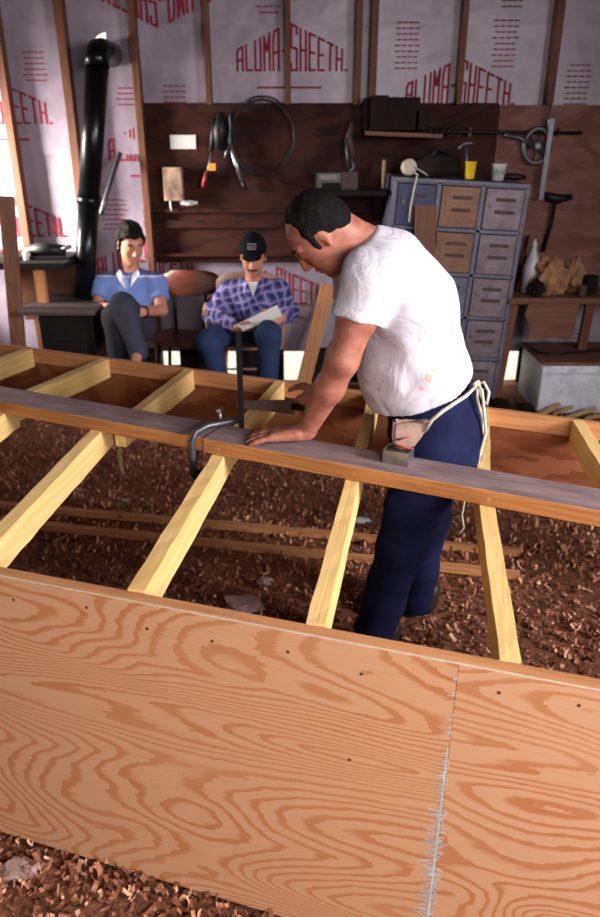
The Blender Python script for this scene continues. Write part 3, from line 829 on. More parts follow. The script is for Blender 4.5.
# ---------------------------------------------------------- the man at the beam
pelvis = ay(434, 424, 2.16); belly = ay(420, 372, 2.15); chest = ay(408, 306, 2.16); upper = ay(388, 268, 2.16); neckb = ay(364, 246, 2.15)
shL = ay(371, 276, 1.99); elL = ay(343, 361, 1.97); wrL = V((.022, 2.085, HB+.040))
shR = ay(358, 262, 2.33); elR = ay(349, 335, 2.36); wrR = ay(322, 392, 2.40)
headc = ay(321, 234, 2.13)
hf = Frame(headc, (-math.cos(R(56)), .04, -math.sin(R(56))), (-math.sin(R(56)), 0, math.cos(R(56))))
floorz = -.005
ankL = V((.27, 2.16, .09)); ankR = V((.455, 2.40, .09))
hipL = pelvis+V((-.01, -.09, -.05)); hipR = pelvis+V((.0, .09, -.05))
knL = V((.335, 2.10, .47)); knR = V((.45, 2.30, .48))
worker = thing('person', 'man in a white t-shirt and navy trousers leaning one hand on the centre beam', 'person', (.4, 2.25, 0))
def torso(s_, e=0):
    ydir = (0, 1, 0)
    s_.cone(pelvis, belly, .118+e, .125+e, .05, flat=(ydir, 1.32))
    s_.cone(belly, chest, .125+e, .128+e, .06, flat=(ydir, 1.35))
    s_.cone(chest, upper, .120+e, .095+e, .06, flat=(ydir, 1.5))
    nc = [(neckb+(neckb-upper).normalized()*.002, (neckb-upper))] if e > 0 else None
    s_.cone(upper, neckb, .088+e, .058+e, .05, flat=(ydir, 1.2), clip=nc)
    s_.ell(lerp(belly, chest, .25)+V((-.075, 0, -.05)), (.085+e, .12+e, .12+e), .06)
    for a in (shL, shR): s_.cone(upper+V((-.01, 0, .0)), a, .080+e, .066+e, .05)
bs = Sdf(.0052)
torso(bs, -.014)
bs.cone(neckb+V((.01, 0, -.01)), hf(-.035, 0, -.03), .062, .058, .03)
bs.cone(neckb, hf(.0, 0, -.075), .05, .05, .02)
head_sdf(bs, hf, .92)
for a, b_, c in ((shL, elL, wrL), (shR, elR, wrR)):
    bs.cone(a, lerp(a, b_, .45), .056, .053, .03); bs.cone(lerp(a, b_, .45), b_, .053, .043, .03)
    bs.cone(b_, lerp(b_, c, .35), .042, .044, .02); bs.cone(lerp(b_, c, .35), c, .044, .027, .02)
hand_sdf(bs, wrL+V((-.004, 0, -.004)), (-1, .14, -.08), (0, 0, 1), (.0, 1, 0), 1.16, .16, (.12, .16, .08))
hand_sdf(bs, wrR, (-.75, .1, -.6), (-.3, -.9, .3), (-.4, .3, .8), 1.0, .05, (.7, .9, .6))
for h_, k_, a_ in ((hipL, knL, ankL), (hipR, knR, ankR)):
    bs.cone(h_, k_, .085, .056, .03); bs.cone(k_, a_, .054, .038, .02); bs.cone(a_, a_+V((-.12, -.01, -.05)), .035, .03, .02)
link('body', bs.mesh('body'), 'skin', worker, smooth=True)
eyebrows(hf, .92, worker)
# hair: dark, receding at the front, sideburn before the ear
hs = Sdf(.005)
hs.ell(hf(-.016, 0, .034, .92), (.094, .076, .086), .01, hf.rot(), clip=[(hf(.018, 0, .07), (hf.x*1.0-hf.z*.35)), (hf(0, 0, .0), (-hf.z*.75+hf.x*.55))])
hs.ell(hf(-.058, 0, -.010, .92), (.044, .061, .054), .02, hf.rot())
for sg in (-1, 1): hs.cone(hf(.014, .058*sg, .04), hf(.022, .057*sg, -.012), .018, .010, .012)
link('hair', hs.mesh('hair', wrinkle=.004, wscale=90, seed=4), 'hair', worker, smooth=True)
# t-shirt
hem_n = V((.22, 0, 1)).normalized()     # hem slopes; keep what is above
hem_p = ay(428, 400, 2.0)
ts = Sdf(.007)
torso(ts, .008)
ts.ell(lerp(pelvis, belly, .55)+V((.055, -.01, .01)), (.09, .15, .09), .05)
ts.cone(lerp(belly, chest, .2)+V((-.035, 0, 0)), pelvis+V((-.045, 0, .02)), .135, .115, .05, flat=((0, 1, 0), 1.25))
for a, b_ in ((shL, elL), (shR, elR)):
    q = lerp(a, b_, .50); ts.cone(a, q+(V(b_)-V(a)).normalized()*.05, .074, .068, .04, clip=[(q, (V(b_)-V(a)))])
hl, hr = ay(378, 420, 2.03), ay(477, 380, 2.03)
hd = (hr-hl).normalized(); hn = V((hd.z, 0, -hd.x))
if hn.z > 0: hn = -hn
nn = (neckb-upper).normalized()
tsm = ts.mesh('t_shirt', wrinkle=.006, wscale=21, seed=11, clips=[(hl+V((0, 0, -.002)), hn+V((0, .12, 0)))])
from mathutils.bvhtree import BVHTree
_bv = BVHTree.FromPolygons([v.co[:] for v in tsm.vertices], [tuple(p.vertices) for p in tsm.polygons])
def onshirt(px, py):
    h_ = _bv.ray_cast(V((0, 0, CAMH)), V(_ray(px, py)).normalized())[0]
    return tuple((h_ or ay(px, py, 2.0))-V((.4, 2.25, 0)))
sp1, sp2, sp3, sp4 = onshirt(428, 378), onshirt(421, 389), onshirt(379, 389), onshirt(434, 372)
M['tshirt'] = tshirtmat([(sp1, .013, (.62, .36, .2)), (sp4, .010, (.66, .45, .3)), (sp2, .008, (.6, .34, .22)), (sp3, .006, (.35, .25, .25))])
t_o = link('t_shirt', tsm, 'tshirt', worker, smooth=True)
cs = Sdf(.004)
b = B(); cpts = []
ra = (neckb+nn*.002)
u = V((0, 1, 0)); w_ = nn.cross(u).normalized()
for i in range(25):
    a = 2*math.pi*i/24; cpts.append(ra+u*math.cos(a)*.076+w_*math.sin(a)*.064)
b.tube(cpts, .006, 8, caps=False).obj('collar_band', 'tshirt', t_o)
# trousers
js = Sdf(.007)
js.cone(pelvis+V((0, 0, .03)), pelvis+V((.0, 0, -.04)), .127, .132, .05, flat=((0, 1, 0), 1.32))
js.cone(pelvis, belly, .127, .130, .05, flat=((0, 1, 0), 1.3))
js.ell(pelvis+V((.05, -.02, -.05)), (.10, .15, .12), .05)
for h_, k_, a_ in ((hipL, knL, ankL), (hipR, knR, ankR)):
    js.cone(h_, lerp(h_, k_, .5), .112, .097, .04); js.cone(lerp(h_, k_, .5), k_, .097, .080, .03); js.cone(k_, a_, .078, .072, .03)
    js.cone(a_, a_+V((0, 0, -.045)), .073, .074, .02)
wd = (belly-pelvis).normalized()
link('trousers', js.mesh('trousers', wrinkle=.006, wscale=17, seed=5, clips=[(lerp(pelvis, belly, .85), V((-.1, 0, 1))), ((0, 0, .03), (0, 0, -1))]), 'navy', worker, smooth=True)
for a_, dd in ((ankL, V((-.27, -.05, 0))), (ankR, V((-.27, .0, 0)))):
    h_ = V((a_.x+.06, a_.y, .0)); shoe(worker, h_, h_+dd)
# apron pocket, strings and the knot at the back
ap = thing('x', '', ''); bpy.data.objects.remove(ap)
b = B()
pts = [ay(px, py, 1.955) for px, py in ((394, 421), (405, 426), (432, 421), (424, 436), (411, 452), (400, 455), (392, 442))]
b.prism(pts, (0, .035, 0)); bmesh.ops.bevel(b.bm, geom=list(b.bm.edges), offset=.008, segments=2, affect='EDGES')
apo = b.obj('nail_apron', plain('grubby_apron_canvas', srgb(158, 128, 118), .9, vs=14, var=.5, bmp=.6), worker)
b = B(); b.tube([ay(396, 446, 1.948), ay(404, 447, 1.946), ay(412, 449, 1.946)], .004, 6).tube([ay(397, 440, 1.946), ay(409, 437, 1.946)], .003, 6)
b.obj('red_edging', 'red', apo)
def sag(a, b_, n_=8, s=.0): return [lerp(a, b_, i/n_)+V((0, 0, -s*math.sin(math.pi*i/n_))) for i in range(n_+1)]
b = B()
P = lambda px, py, Y: ay(px, py, Y)
def ribbon(b, pts, w=.007):
    b.tube(pts, w, 6)
ribbon(b, [P(425, 431, 1.955), P(432, 420, 1.945), P(443, 411, 1.94), P(455, 403, 1.955), P(466, 396, 1.99), P(475, 387, 2.06)], .0055)
b.obj('apron_string', 'cream', worker)
knot = P(477, 385, 2.07)
b = B(); b.blob(knot, (.014, .012, .014), .3, 2, 2); ribbon(b, [knot, P(484, 382, 2.06), P(489, 392, 2.05), P(487, 405, 2.05), P(482, 398, 2.05), knot], .0045)
ribbon(b, [knot, P(482, 390, 2.04), P(484, 410, 2.03), P(486, 432, 2.03), P(481, 450, 2.03), P(477, 468, 2.04)], .0045)
ribbon(b, [knot, P(477, 398, 2.05), P(482, 418, 2.04), P(484, 440, 2.05), P(479, 462, 2.05)], .004)
ribbon(b, [P(466, 492, 2.05), P(462, 515, 2.06), P(464, 528, 2.06), P(459, 534, 2.06)], .003)
b.obj('apron_bow', 'cream', worker)
# dark hand tool in the far hand
tl = thing('hand_saw', 'small dark hand saw held low behind the beam in the far hand', 'saw', wrR+V((-.06, .02, -.1)))
hw = wrR+V((-.055, .005, -.055))
B().tube([hw+V((.05, .0, .0)), hw+V((.0, 0, -.005)), hw+V((-.05, 0, .0))], [.012, .014, .012], 8).obj('handle', 'dark', tl)
a, d_ = hw+V((-.04, 0, 0)), V((-.2, -.03, .02))
B().prism([a+V((0, 0, .025)), a+d_+V((0, 0, .012)), a+d_+V((0, 0, -.012)), a+V((0, 0, -.03))], (0, .002, 0)).obj('blade', 'rust', tl)

# ---------------------------------------------------------- chairs
def chair(name, c, yaw, label, mat='chairply', arms=False, legmat='dullsteel', seat_h=.46):
    t = thing(name, label, 'chair', c); c = V(c)
    e = Euler((0, 0, yaw)); Rm = e.to_matrix(); L = lambda x, y, z: c+Rm @ V((x, y, z))      # faces -y
    def shaped(nm, w, h, th, center, tilt, curve, round_):
        bm = bmesh.new(); nxx, nyy = 14, 8; grid = []
        for j in range(nyy+1):
            row = []
            for i in range(nxx+1):
                u, v_ = i/nxx*2-1, j/nyy*2-1
                k = 1-round_*(abs(v_)**3); kk = 1-round_*(abs(u)**4)
                row.append((u*w/2*k, v_*h/2*kk, curve*(u*u)))
            grid.append(row)
        tm = Matrix.Translation(center) @ Rm.to_4x4() @ Matrix.Rotation(tilt, 4, 'X')
        A = [[bm.verts.new(tm @ V(q)) for q in r] for r in grid]; Bq = [[bm.verts.new(tm @ (V(q)+V((0, 0, th)))) for q in r] for r in grid]
        for j in range(nyy):
            for i in range(nxx):
                bm.faces.new((A[j][i], A[j+1][i], A[j+1][i+1], A[j][i+1])); bm.faces.new((Bq[j][i], Bq[j][i+1], Bq[j+1][i+1], Bq[j+1][i]))
        ring = [(0, i) for i in range(nxx)]+[(j, nxx) for j in range(nyy)]+[(nyy, i) for i in range(nxx, 0, -1)]+[(j, 0) for j in range(nyy, 0, -1)]
        for a_, b_ in zip(ring, ring[1:]+ring[:1]): bm.faces.new((A[a_[0]][a_[1]], A[b_[0]][b_[1]], Bq[b_[0]][b_[1]], Bq[a_[0]][a_[1]]))
        bmesh.ops.recalc_face_normals(bm, faces=bm.faces); me = bpy.data.meshes.new(nm); bm.to_mesh(me); bm.free()
        return link(nm, me, mat, t, smooth=False)
    shaped('seat', .42, .40, .018, L(0, 0, seat_h-.02), 0, .012, .18)
    shaped('backrest', .44, .17, .015, L(0, .19, seat_h+.33), R(80), -.05, .22)
    for sx in (-1, 1):
        for sy in (-1, 1):
            B().tube([L(.15*sx, .14*sy, seat_h-.015), L(.19*sx, .2*sy, 0)], .013, 8).obj('leg', legmat, t)
        B().tube([L(.10*sx, .15, seat_h), L(.11*sx, .20, seat_h+.18), L(.11*sx, .21, seat_h+.36)], .011, 8).obj('back_post', legmat, t)
        if arms:
            B().tube([L(.25*sx, .17, seat_h+.24), L(.26*sx, -.02, seat_h+.23), L(.25*sx, -.18, seat_h+.22)], [.018, .022, .018], 8).obj('armrest', 'chairpale', t)
            for yy in (-.14, 0, .13):
                B().tube([L(.255*sx, yy, seat_h+.22), L(.235*sx, yy, seat_h-.01)], .012, 8).obj('arm_spindle', 'chairpale', t)
    for yy in (-.17, .17): B().tube([L(-.17, yy, .2), L(.17, yy, .2)], .008, 8).obj('stretcher', legmat, t)
    return t
YC = 4.85
c1 = ay(118, 322, YC); c2 = ay(184, 322, YC); c3 = ay(247, 325, YC)
chair('kitchen_chair', (c1.x, YC-.02, 0), R(6), 'brown seated chair under the man in the blue polo shirt', legmat='dark')
chair('kitchen_chair', (c2.x, YC+.05, 0), R(-4), 'empty brown plywood chair between the two seated men', legmat='dark')
chair('arm_chair', (c3.x, YC-.02, 0), R(0), 'worn pale wooden armchair under the man in the plaid shirt', mat='chairpale', arms=True, legmat='chairpale')

# ---------------------------------------------------------- seated men
def seated(name, label, hip, sh_c, head_c, head_fwd, head_up, shw, arms, legs, mats, k=1.0, base=None, hfn=None):
    root = thing(name, label, 'person', base)
    bs = Sdf(.0075); hip, sh_c = V(hip), V(sh_c); mid = lerp(hip, sh_c, .5)
    f = Frame(head_c, head_fwd, head_up)
    def tor(s_, e):
        s_.cone(hip, mid, .115+e, .115+e, .05, flat=((1, 0, 0), 1.35)); s_.cone(mid, sh_c+V((0, 0, -.08)), .115+e, .105+e, .05, flat=((1, 0, 0), 1.5))
        for a in arms: s_.cone(sh_c+V((0, 0, -.02)), a[0], .062+e, .058+e, .04)
    tor(bs, -.01)
    bs.cone(sh_c+V((0, .0, -.02)), f(-.02, 0, -.06), .055, .052, .03)
    head_sdf(bs, f, k)
    for sh, el, wr, hd_, hn_, ht_, cu in arms:
        bs.cone(sh, el, .05, .04, .03); bs.cone(el, wr, .04, .027, .02)
        hand_sdf(bs, wr, hd_, hn_, ht_, 1.0, .1, cu, .004)
    for h_, kn_, an_ in legs:
        bs.cone(h_, kn_, .078, .055, .03); bs.cone(kn_, an_, .052, .036, .02); bs.cone(an_, V(an_)+V((0, -.12, -.05)), .033, .028, .02)
    link('body', bs.mesh('body'), mats[0], root, smooth=True)
    ss = Sdf(.0085); tor(ss, .006)
    for sh, el, wr, *_ in arms:
        if mats[3] == 'long':
            ss.cone(sh, el, .068, .058, .04); q = lerp(el, wr, .86); ss.cone(el, q, .057, .042, .03)
        else:
            q = lerp(sh, el, .62); ss.cone(sh, lerp(sh, el, .8), .068, .064, .04, clip=[(q, V(el)-V(sh))])
    shirt = link('shirt', ss.mesh('shirt', wrinkle=.004, wscale=26, seed=8, clips=[(sh_c+V((0, 0, .045)), (0, 0, 1))]), mats[1], root, smooth=True)
    ps = Sdf(.0085); ps.cone(hip+V((0, 0, .02)), hip+V((0, -.03, -.02)), .115, .12, .05, flat=((1, 0, 0), 1.35), clip=[(hip+V((0, 0, .07)), (0, 0, 1))])
    for h_, kn_, an_ in legs: ps.cone(h_, kn_, .098, .075, .04); ps.cone(kn_, an_, .072, .060, .03)
    link('trousers', ps.mesh('trousers', wrinkle=.005, wscale=18, seed=3), mats[2], root, smooth=True)
    for h_, kn_, an_ in legs:
        an_ = V(an_)
        if an_.z < .2: shoe(root, (an_.x, an_.y+.06, 0), (an_.x+(.03 if an_.x > hip.x else -.03), an_.y-.21, 0))
    return root, f, shirt
g = lambda px, py, Y: ay(px, py, Y)
# man in the blue polo: legs crossed, wrist resting on the knee, face turned down to his left
hip = g(128, 318, 4.86); hip.z = .56
shc = g(131, 275, 4.90)
M['polo'] = polomat(g(131, 270, 4.8).z-.045)
hdc = g(130.5, 244, 4.84)
p1, f1_, sh1 = seated('person', 'man in a blue polo shirt seated with legs crossed beside the stove pipe', hip, shc, hdc, (.5, -.85, -.42), (.16, -.2, 1), .4,
    [(g(104, 284, 4.88), g(98, 307, 4.78), g(112, 308, 4.60), (.9, -.45, -.1), (0, -.3, 1), (.3, .6, .4), (.3, .4, .3)),
     (g(157, 284, 4.88), g(161, 310, 4.76), g(142, 312, 4.52), (-.95, -.1, .05), (0, -.9, .5), (0, .2, 1), (.5, .7, .5))],
    [(hip+V((-.09, -.04, -.03)), g(115, 316, 4.44), V((g(118, 350, 4.42).x, 4.40, .10))), (hip+V((.09, -.04, .0)), g(124, 310, 4.40)+V((0, 0, .03)), g(138, 352, 4.25))],
    ('skin2', 'polo', 'darkpants', 'short'), base=(hip.x, 4.75, 0))
eyebrows(f1_, 1, p1, 'hairbrown')
hs = Sdf(.006); hs.ell(f1_(-.02, 0, .04), (.106, .09, .10), .01, f1_.rot(), clip=[(f1_(.07, 0, .05), f1_.x+f1_.z*-.1), (f1_(.045, 0, .068), (f1_.x*.8-f1_.z*.9))])
hs.ell(f1_(-.055, 0, -.02), (.055, .075, .075), .02, f1_.rot())
for sg in (-1, 1): hs.cone(f1_(.015, .072*sg, .05), f1_(.008, .076*sg, -.015), .018, .010, .015)
hs.ell(f1_(.04, -.02, .10), (.045, .05, .028), .02, f1_.rot())
link('hair', hs.mesh('hair', wrinkle=.010, wscale=60, seed=2), 'hairbrown', p1, smooth=True)
b = B(); n_ = shc+V((0, 0, .035))
for sg in (-1, 1):
    b.prism([n_+V((.06*sg, -.05, .012)), n_+V((.035*sg, -.10, -.01)), n_+V((.012*sg, -.125, -.10)), n_+V((.045*sg, -.128, -.055)), n_+V((.075*sg, -.09, -.012))], (0, -.008, 0))
b.obj('collar', plain('white_collar', (.75, .74, .78), .8, var=.05), sh1)
b = B(); wp = g(142, 312, 4.52); ax_ = (g(161, 310, 4.76)-wp).normalized(); u_ = ax_.orthogonal().normalized(); v2 = ax_.cross(u_)
b.tube([wp+ax_*.02+(u_*math.cos(2*math.pi*i/16)+v2*math.sin(2*math.pi*i/16))*.033 for i in range(17)], .007, 6, caps=False).obj('wristwatch', 'dark', p1)
# man in plaid and a cap reading
hip = g(247, 322, 4.86); hip.z = .55
shc = g(254, 284, 4.80)
hdc = g(253, 256, 4.70)
p2, f2_, sh2 = seated('person', 'man in a black cap and plaid shirt seated reading a white paper', hip, shc, hdc, (.0, -.92, -.38), (0, -.35, .92), .42,
    [(g(229, 291, 4.80), g(212, 315, 4.72), g(238, 328, 4.46), (.85, -.3, .0), (-.2, -.5, -.8), (.3, .0, .9), (.4, .6, .5)),
     (g(278, 290, 4.80), g(290, 313, 4.72), g(282, 318, 4.48), (-.8, -.45, -.1), (.3, -.8, .3), (-.3, .1, .9), (.5, .7, .5))],
    [(hip+V((-.10, -.04, -.02)), g(208, 342, 4.38), V((g(226, 360, 4.45).x, 4.50, .09))), (hip+V((.09, -.04, -.02)), g(268, 334, 4.33), V((g(266, 360, 4.33).x, 4.36, .09)))],
    ('skin2', 'plaid', 'jeans', 'long'), base=(hip.x, 4.7, 0))
eyebrows(f2_, 1, p2, 'hairbrown')
b = B(); b.tube([f2_(.098, -.028, -.043), f2_(.109, 0, -.036), f2_(.098, .028, -.043)], [.005, .008, .005], 6).obj('moustache', 'hairbrown', p2)
hs = Sdf(.006); hs.ell(f2_(-.02, 0, .02), (.1, .082, .085), .01, f2_.rot(), clip=[(f2_(.03, 0, 0), f2_.x)])
link('hair', hs.mesh('hair'), 'hairbrown', p2, smooth=True)
cps = Sdf(.006); cps.ell(f2_(-.008, 0, .05), (.108, .088, .095), .01, f2_.rot(), clip=[(f2_(0, 0, .045), -f2_.z)])
cps.ell(f2_(.105, 0, .055), (.055, .064, .008), .012, f2_.rot())
cap = link('cap', cps.mesh('cap'), 'cap', p2, smooth=True)
b = B()
for r_ in range(3):
    for i in range(5):
        u = (i-2)*.011; z = .098+r_*.011; x = math.sqrt(max(0, 1-(u/.088)**2-((z-.05)/.095)**2))*.108-.008+.0015
        b.box(f2_(x, u, z), (.0075, .0015, .004), rot=Matrix([[f2_.y[i_], f2_.x[i_], f2_.z[i_]] for i_ in range(3)]).to_euler())
b.obj('cap_lettering', 'white', cap)
b = B(); n_ = shc+V((0, -.10, .0))
b.prism([n_+V((-.035, 0, .03)), n_+V((.035, 0, .03)), n_+V((0, -.03, -.055))], (0, .01, 0)).obj('undershirt', plain('white_undershirt', (.7, .68, .72), .8, var=.05), p2)
b = B()
for sg in (-1, 1): b.prism([n_+V((.07*sg, .06, .035)), n_+V((.034*sg, -.005, .025)), n_+V((.008*sg, -.035, -.06)), n_+V((.06*sg, -.02, -.04)), n_+V((.085*sg, .03, .005))], (0, -.007, 0))
b.obj('collar', 'plaid', sh2)
# the paper
q = [g(237, 325, 4.43), g(277, 306, 4.43), g(282, 316, 4.36), g(243, 331, 4.36)]
tag(B().prism(q, (0, .002, .006)).obj('paper', 'white'), 'folded white newspaper held by the man in the cap', 'paper')

# ================================================================== LOCKER CABINET AND WHAT STANDS ON IT
LF = 4.86
tl_, tr_ = ay(386, 184, LF), ay(519, 187, LF)
LWD = (tr_.x-tl_.x); LH = 1.44; lx = ay(383, 380, LF).x-.035; lb = V((lx+LWD/2-.02, LF+.2, .02))
lock = thing('locker_cabinet', 'tall leaning metal locker cabinet with fifteen small doors and chipped blue paint', 'cabinet', lb)
LD = .40; fy = LF
fr = B()
t_ = .022
for i in range(4): fr.box((lb.x-LWD/2+LWD*i/3, lb.y, lb.z+LH/2), (t_+.006, LD, LH), bev=.002)
for j in range(6): fr.box((lb.x, lb.y, lb.z+.03+(LH-.045)*j/5), (LWD, LD, t_), bev=.002)
fr.box((lb.x, lb.y+LD/2-.005, lb.z+LH/2), (LWD, .01, LH)); fr.box((lb.x, lb.y, lb.z+.015), (LWD, LD, .03)); fr.box((lb.x, lb.y, lb.z+LH-.006), (LWD+.02, LD+.02, .02), bev=.003)
fr.obj('cabinet_body', 'lock_blue', lock)
cw, chh = LWD/3, (LH-.045)/5
for i in range(3):
    for j in range(5):
        mt_ = {0: 'lock_navy', 1: 'lock_tan', 2: 'lock_grey'}[i]
        if j < 3: mt_ = {0: 'lock_blue', 1: 'lock_grey' if j == 0 else 'lock_blue', 2: 'lock_grey'}[i]
        cx_, cz = lb.x-LWD/2+cw*(i+.5), lb.z+.03+chh*(j+.5)
        d = B(); y0 = lb.y-LD/2-.004
        w_, h_ = cw-.04, chh-.034
        d.box((cx_, y0, cz), (w_, .012, h_), bev=.003)
        d.box((cx_, y0-.006, cz+h_*.24), (w_*.82, .006, h_*.30), bev=.002); d.box((cx_, y0-.006, cz-h_*.2), (w_*.82, .006, h_*.30), bev=.002)
        do = d.obj('door', mt_, lock)
        for zz_ in (.24, -.06):
            v_ = B()
            v_.box((cx_+.01, y0-.012, cz+h_*zz_), (w_*.52, .014, .020), bev=.004)
            v_.obj('pull', 'rust', do)
        B().lathe((cx_-w_*.34, y0-.008, cz+h_*.08), [(.004, 0), (.009, .008), (.009, .012)], 10, rot=Euler((R(90), 0, 0))).obj('knob', 'dullsteel', do)
lock.rotation_euler = (0, R(3.0), 0)
ltop = lambda px, Y: V((ay(px, 184, Y).x, Y, 0))
def on_top(px, Y):
    x = ay(px, 184, Y).x; return V((x, Y, lb.z+LH+.004+(lb.x-x)*math.tan(R(3.0))+.012))
# cups
c = on_top(469, 4.93); t = B(); t.lathe(c, [(.026, 0), (.027, .002), (.036, .095), (.039, .1), (.036, .1), (.024, .006)], 20)
tag(t.obj('plastic_cup', 'yellow'), 'bright yellow plastic cup standing on the locker cabinet', 'cup')
c = on_top(497, 4.93); tb_ = thing('tub', 'white patterned tub standing right of the yellow cup on the lockers', 'tub', c)
B().lathe(c, [(.036, 0), (.046, .085), (.050, .088), (.050, .096), (.045, .096), (.034, .006)], 22).obj('tub_body', 'white', tb_)
b = B()
for i in range(9):
    a = -2.9+i*.3; b.box(c+V((.0435*math.cos(a), .0435*math.sin(a), .045+.014*(i % 2))), (.004, .014, .02), rot=Euler((0, 0, a)))
b.obj('printed_pattern', plain('faded_green_print', srgb(120, 150, 140), .6), tb_)
# white round reel with cord hanging down over the doors
c = on_top(408, 4.85); rl = thing('cord_reel', 'round off-white reel with a cord hanging down the locker doors', 'reel', c)
B().lathe(c+V((0, 0, .05)), [(.02, -.02), (.045, -.02), (.048, -.012), (.03, -.006), (.03, .006), (.048, .012), (.045, .02), (.02, .02)], 20, rot=Euler((R(80), 0, R(20)))).obj('spool', 'cream', rl)
y1 = LF-.03
b = B(); b.tube([c+V((.01, -.01, .03)), V((c.x+.05, y1-.02, c.z+.01)), ay(414, 190, y1-.02), ay(411, 205, y1-.02), ay(409, 222, y1-.025)], .005, 6).tube([c+V((.03, -.02, .05)), c+V((.09, -.02, .02)), c+V((.12, -.0, -.0))], .004, 6)
b.obj('cord', 'cream', rl)
# black bag / motor behind, and the small tools
c = on_top(438, 5.0); b = B(); b.blob(c+V((0, 0, .065)), (.13, .09, .085), .15, 4, 3, 2)
for v in b.bm.verts: v.co.z = max(v.co.z, c.z)
bg = b.obj('canvas_bag', 'junk', smooth=True); tag(bg, 'lumpy black bag lying on the lockers behind the yellow cup', 'bag')
B().tube([c+V((-.06, -.05, .12)), c+V((-.02, -.06, .17)), c+V((.05, -.05, .13))], .007, 6).obj('bag_handle', 'dark', bg)
c = on_top(461, 4.99); hm = thing('claw_hammer', 'small grey hammer standing head up behind the yellow cup', 'hammer', c)
B().tube([c+V((.03, 0, 0)), c+V((.015, 0, .19))], .010, 8).obj('handle', 'dullsteel', hm)
B().tube([c+V((-.035, 0, .17)), c+V((.0, 0, .2)), c+V((.035, 0, .205)), c+V((.06, 0, .20))], [.006, .012, .012, .014], 8).obj('head', 'dullsteel', hm)
c = on_top(512, 4.95)
dr = thing('caulking_gun', 'black tool lying on the right end of the locker top', 'tool', c)
B().tube([c+V((-.09, 0, .03)), c+V((.03, 0, .024)), c+V((.085, 0, .02))], [.02, .022, .012], 10).obj('barrel', 'dark', dr)
B().tube([c+V((-.05, 0, .02)), c+V((-.06, -.02, .006))], .01, 8).obj('handle', 'dark', dr)
# pale board leaning on the doors
tag(board('leaning_board', ay(426, 205, LF-.06), V((ay(428, 340, 4.6).x-.01, 4.64, .0)), .13, .02, 'rough', up=(0, -1, .2), anchor='c'), 'brown plank leaning upright against the left locker doors', 'board')
tag(board('leaning_board', ay(523, 202, 5.1), V((ay(497, 360, 5.0).x-.02, 4.98, 0)), .03, .025, 'junk', up=(0, -1, .1), anchor='c'), 'thin dark strip leaning on the wall right of the lockers', 'strip')
tag(board('leaning_board', ay(533, 235, 5.2), V((ay(497, 370, 5.0).x, 5.0, 0)), .05, .03, 'rough', up=(0, -1, .1), anchor='c'), 'slim brown board leaning between the lockers and the bench', 'board')

# ================================================================== RIGHT HAND BENCH, CHEST, WALL TOOLS
bt = ay(510, 297, 4.9)
wb_ = thing('workbench', 'rough wooden bench against the right back wall holding paper bags', 'bench', (bt.x+.5, 5.05, 0))
bz = ay(560, 298, 4.85).z
board('bench_top', (bt.x-.02, 5.05, bz), (bt.x+1.3, 5.05, bz), .42, .04, 'rough', wb_)
board('brace', ay(514, 304, 4.90), (ay(498, 380, 4.95).x, 4.95, .0), .05, .05, 'rough', wb_, up=(0, 1, 0), anchor='c')
board('leg', ay(590, 304, 4.9), ay(578, 352, 4.93)+V((0, 0, -.4)), .06, .04, 'stud', wb_, up=(0, 1, 0), anchor='c')
board('leg', (bt.x+1.2, 4.95, bz-.04), (bt.x+1.2, 4.95, 0), .06, .04, 'stud', wb_, up=(0, 1, 0), anchor='c')
b = B(); z0 = ay(550, 303, 4.83).z; z1 = ay(550, 338, 4.83).z; xa, xb = ay(529, 303, 4.83).x, ay(579, 303, 4.83).x
pts = [V((xa, 4.82, z0)), V((xb, 4.82, z0)), V((xb-.01, 4.82, z1+.015)), V((xb-.12, 4.82, z1+.005)), V((xa+.1, 4.82, z1-.01)), V((xa+.02, 4.82, z1)), V((xa+.025, 4.82, (z0+z1)/2-.03)), V((xa-.02, 4.82, (z0+z1)/2+.04))]
b.prism(pts, (0, .015, 0))
tag(b.obj('front_panel', 'rough', wb_), 'brown board hung below the bench top')
def standing_bag(px, py, rad, seed, label, Y=4.98, mat='bag'):
    x = ay(px, py, Y).x; b = B(); b.blob((x, Y, bz+rad[2]*.8), rad, .28, seed, 4, 2.3)
    for v in b.bm.verts: v.co.z = max(bz+.001, v.co.z)
    tag(b.obj('paper_bag', mat, smooth=False), label, 'bag')
standing_bag(551, 272, (.11, .09, .13), 3, 'largest crumpled brown paper bag on the bench beside the white bottle')
standing_bag(574, 274, (.07, .07, .12), 8, 'smaller brown bag behind the largest bag on the bench', 5.08)
standing_bag(537, 287, (.05, .05, .06), 12, 'small dark bundle in front of the white bottle on the bench', 4.92, 'junk')
c = V((ay(530, 280, 5.05).x, 5.05, bz)); bo = thing('spray_bottle', 'cloudy white plastic bottle with narrow neck on the bench', 'bottle', c)
B().lathe(c, [(.05, 0), (.056, .01), (.056, .16), (.044, .22), (.018, .28), (.016, .31)], 18).obj('bottle_body', plain('cloudy_plastic', srgb(188, 184, 196), .3), bo)
B().lathe(c+V((0, 0, .305)), [(.017, 0), (.017, .02), (.009, .026), (.007, .045)], 12).obj('cap', 'white', bo)
def jar(px, Y, r, h, mat, label, nm='can'):
    c = V((ay(px, 285, Y).x, Y, bz)); tag(B().lathe(c, [(r*.95, 0), (r, .004), (r, h-.006), (r*.94, h), (r*.8, h), (r*.8, h-.01)], 16).obj(nm, mat), label, nm)
jar(590, 5.0, .05, .12, 'junk', 'dark grimy can at the right end of the bench')
jar(583, 4.92, .03, .07, 'rust', 'short rusty can in front of the bags on the bench')
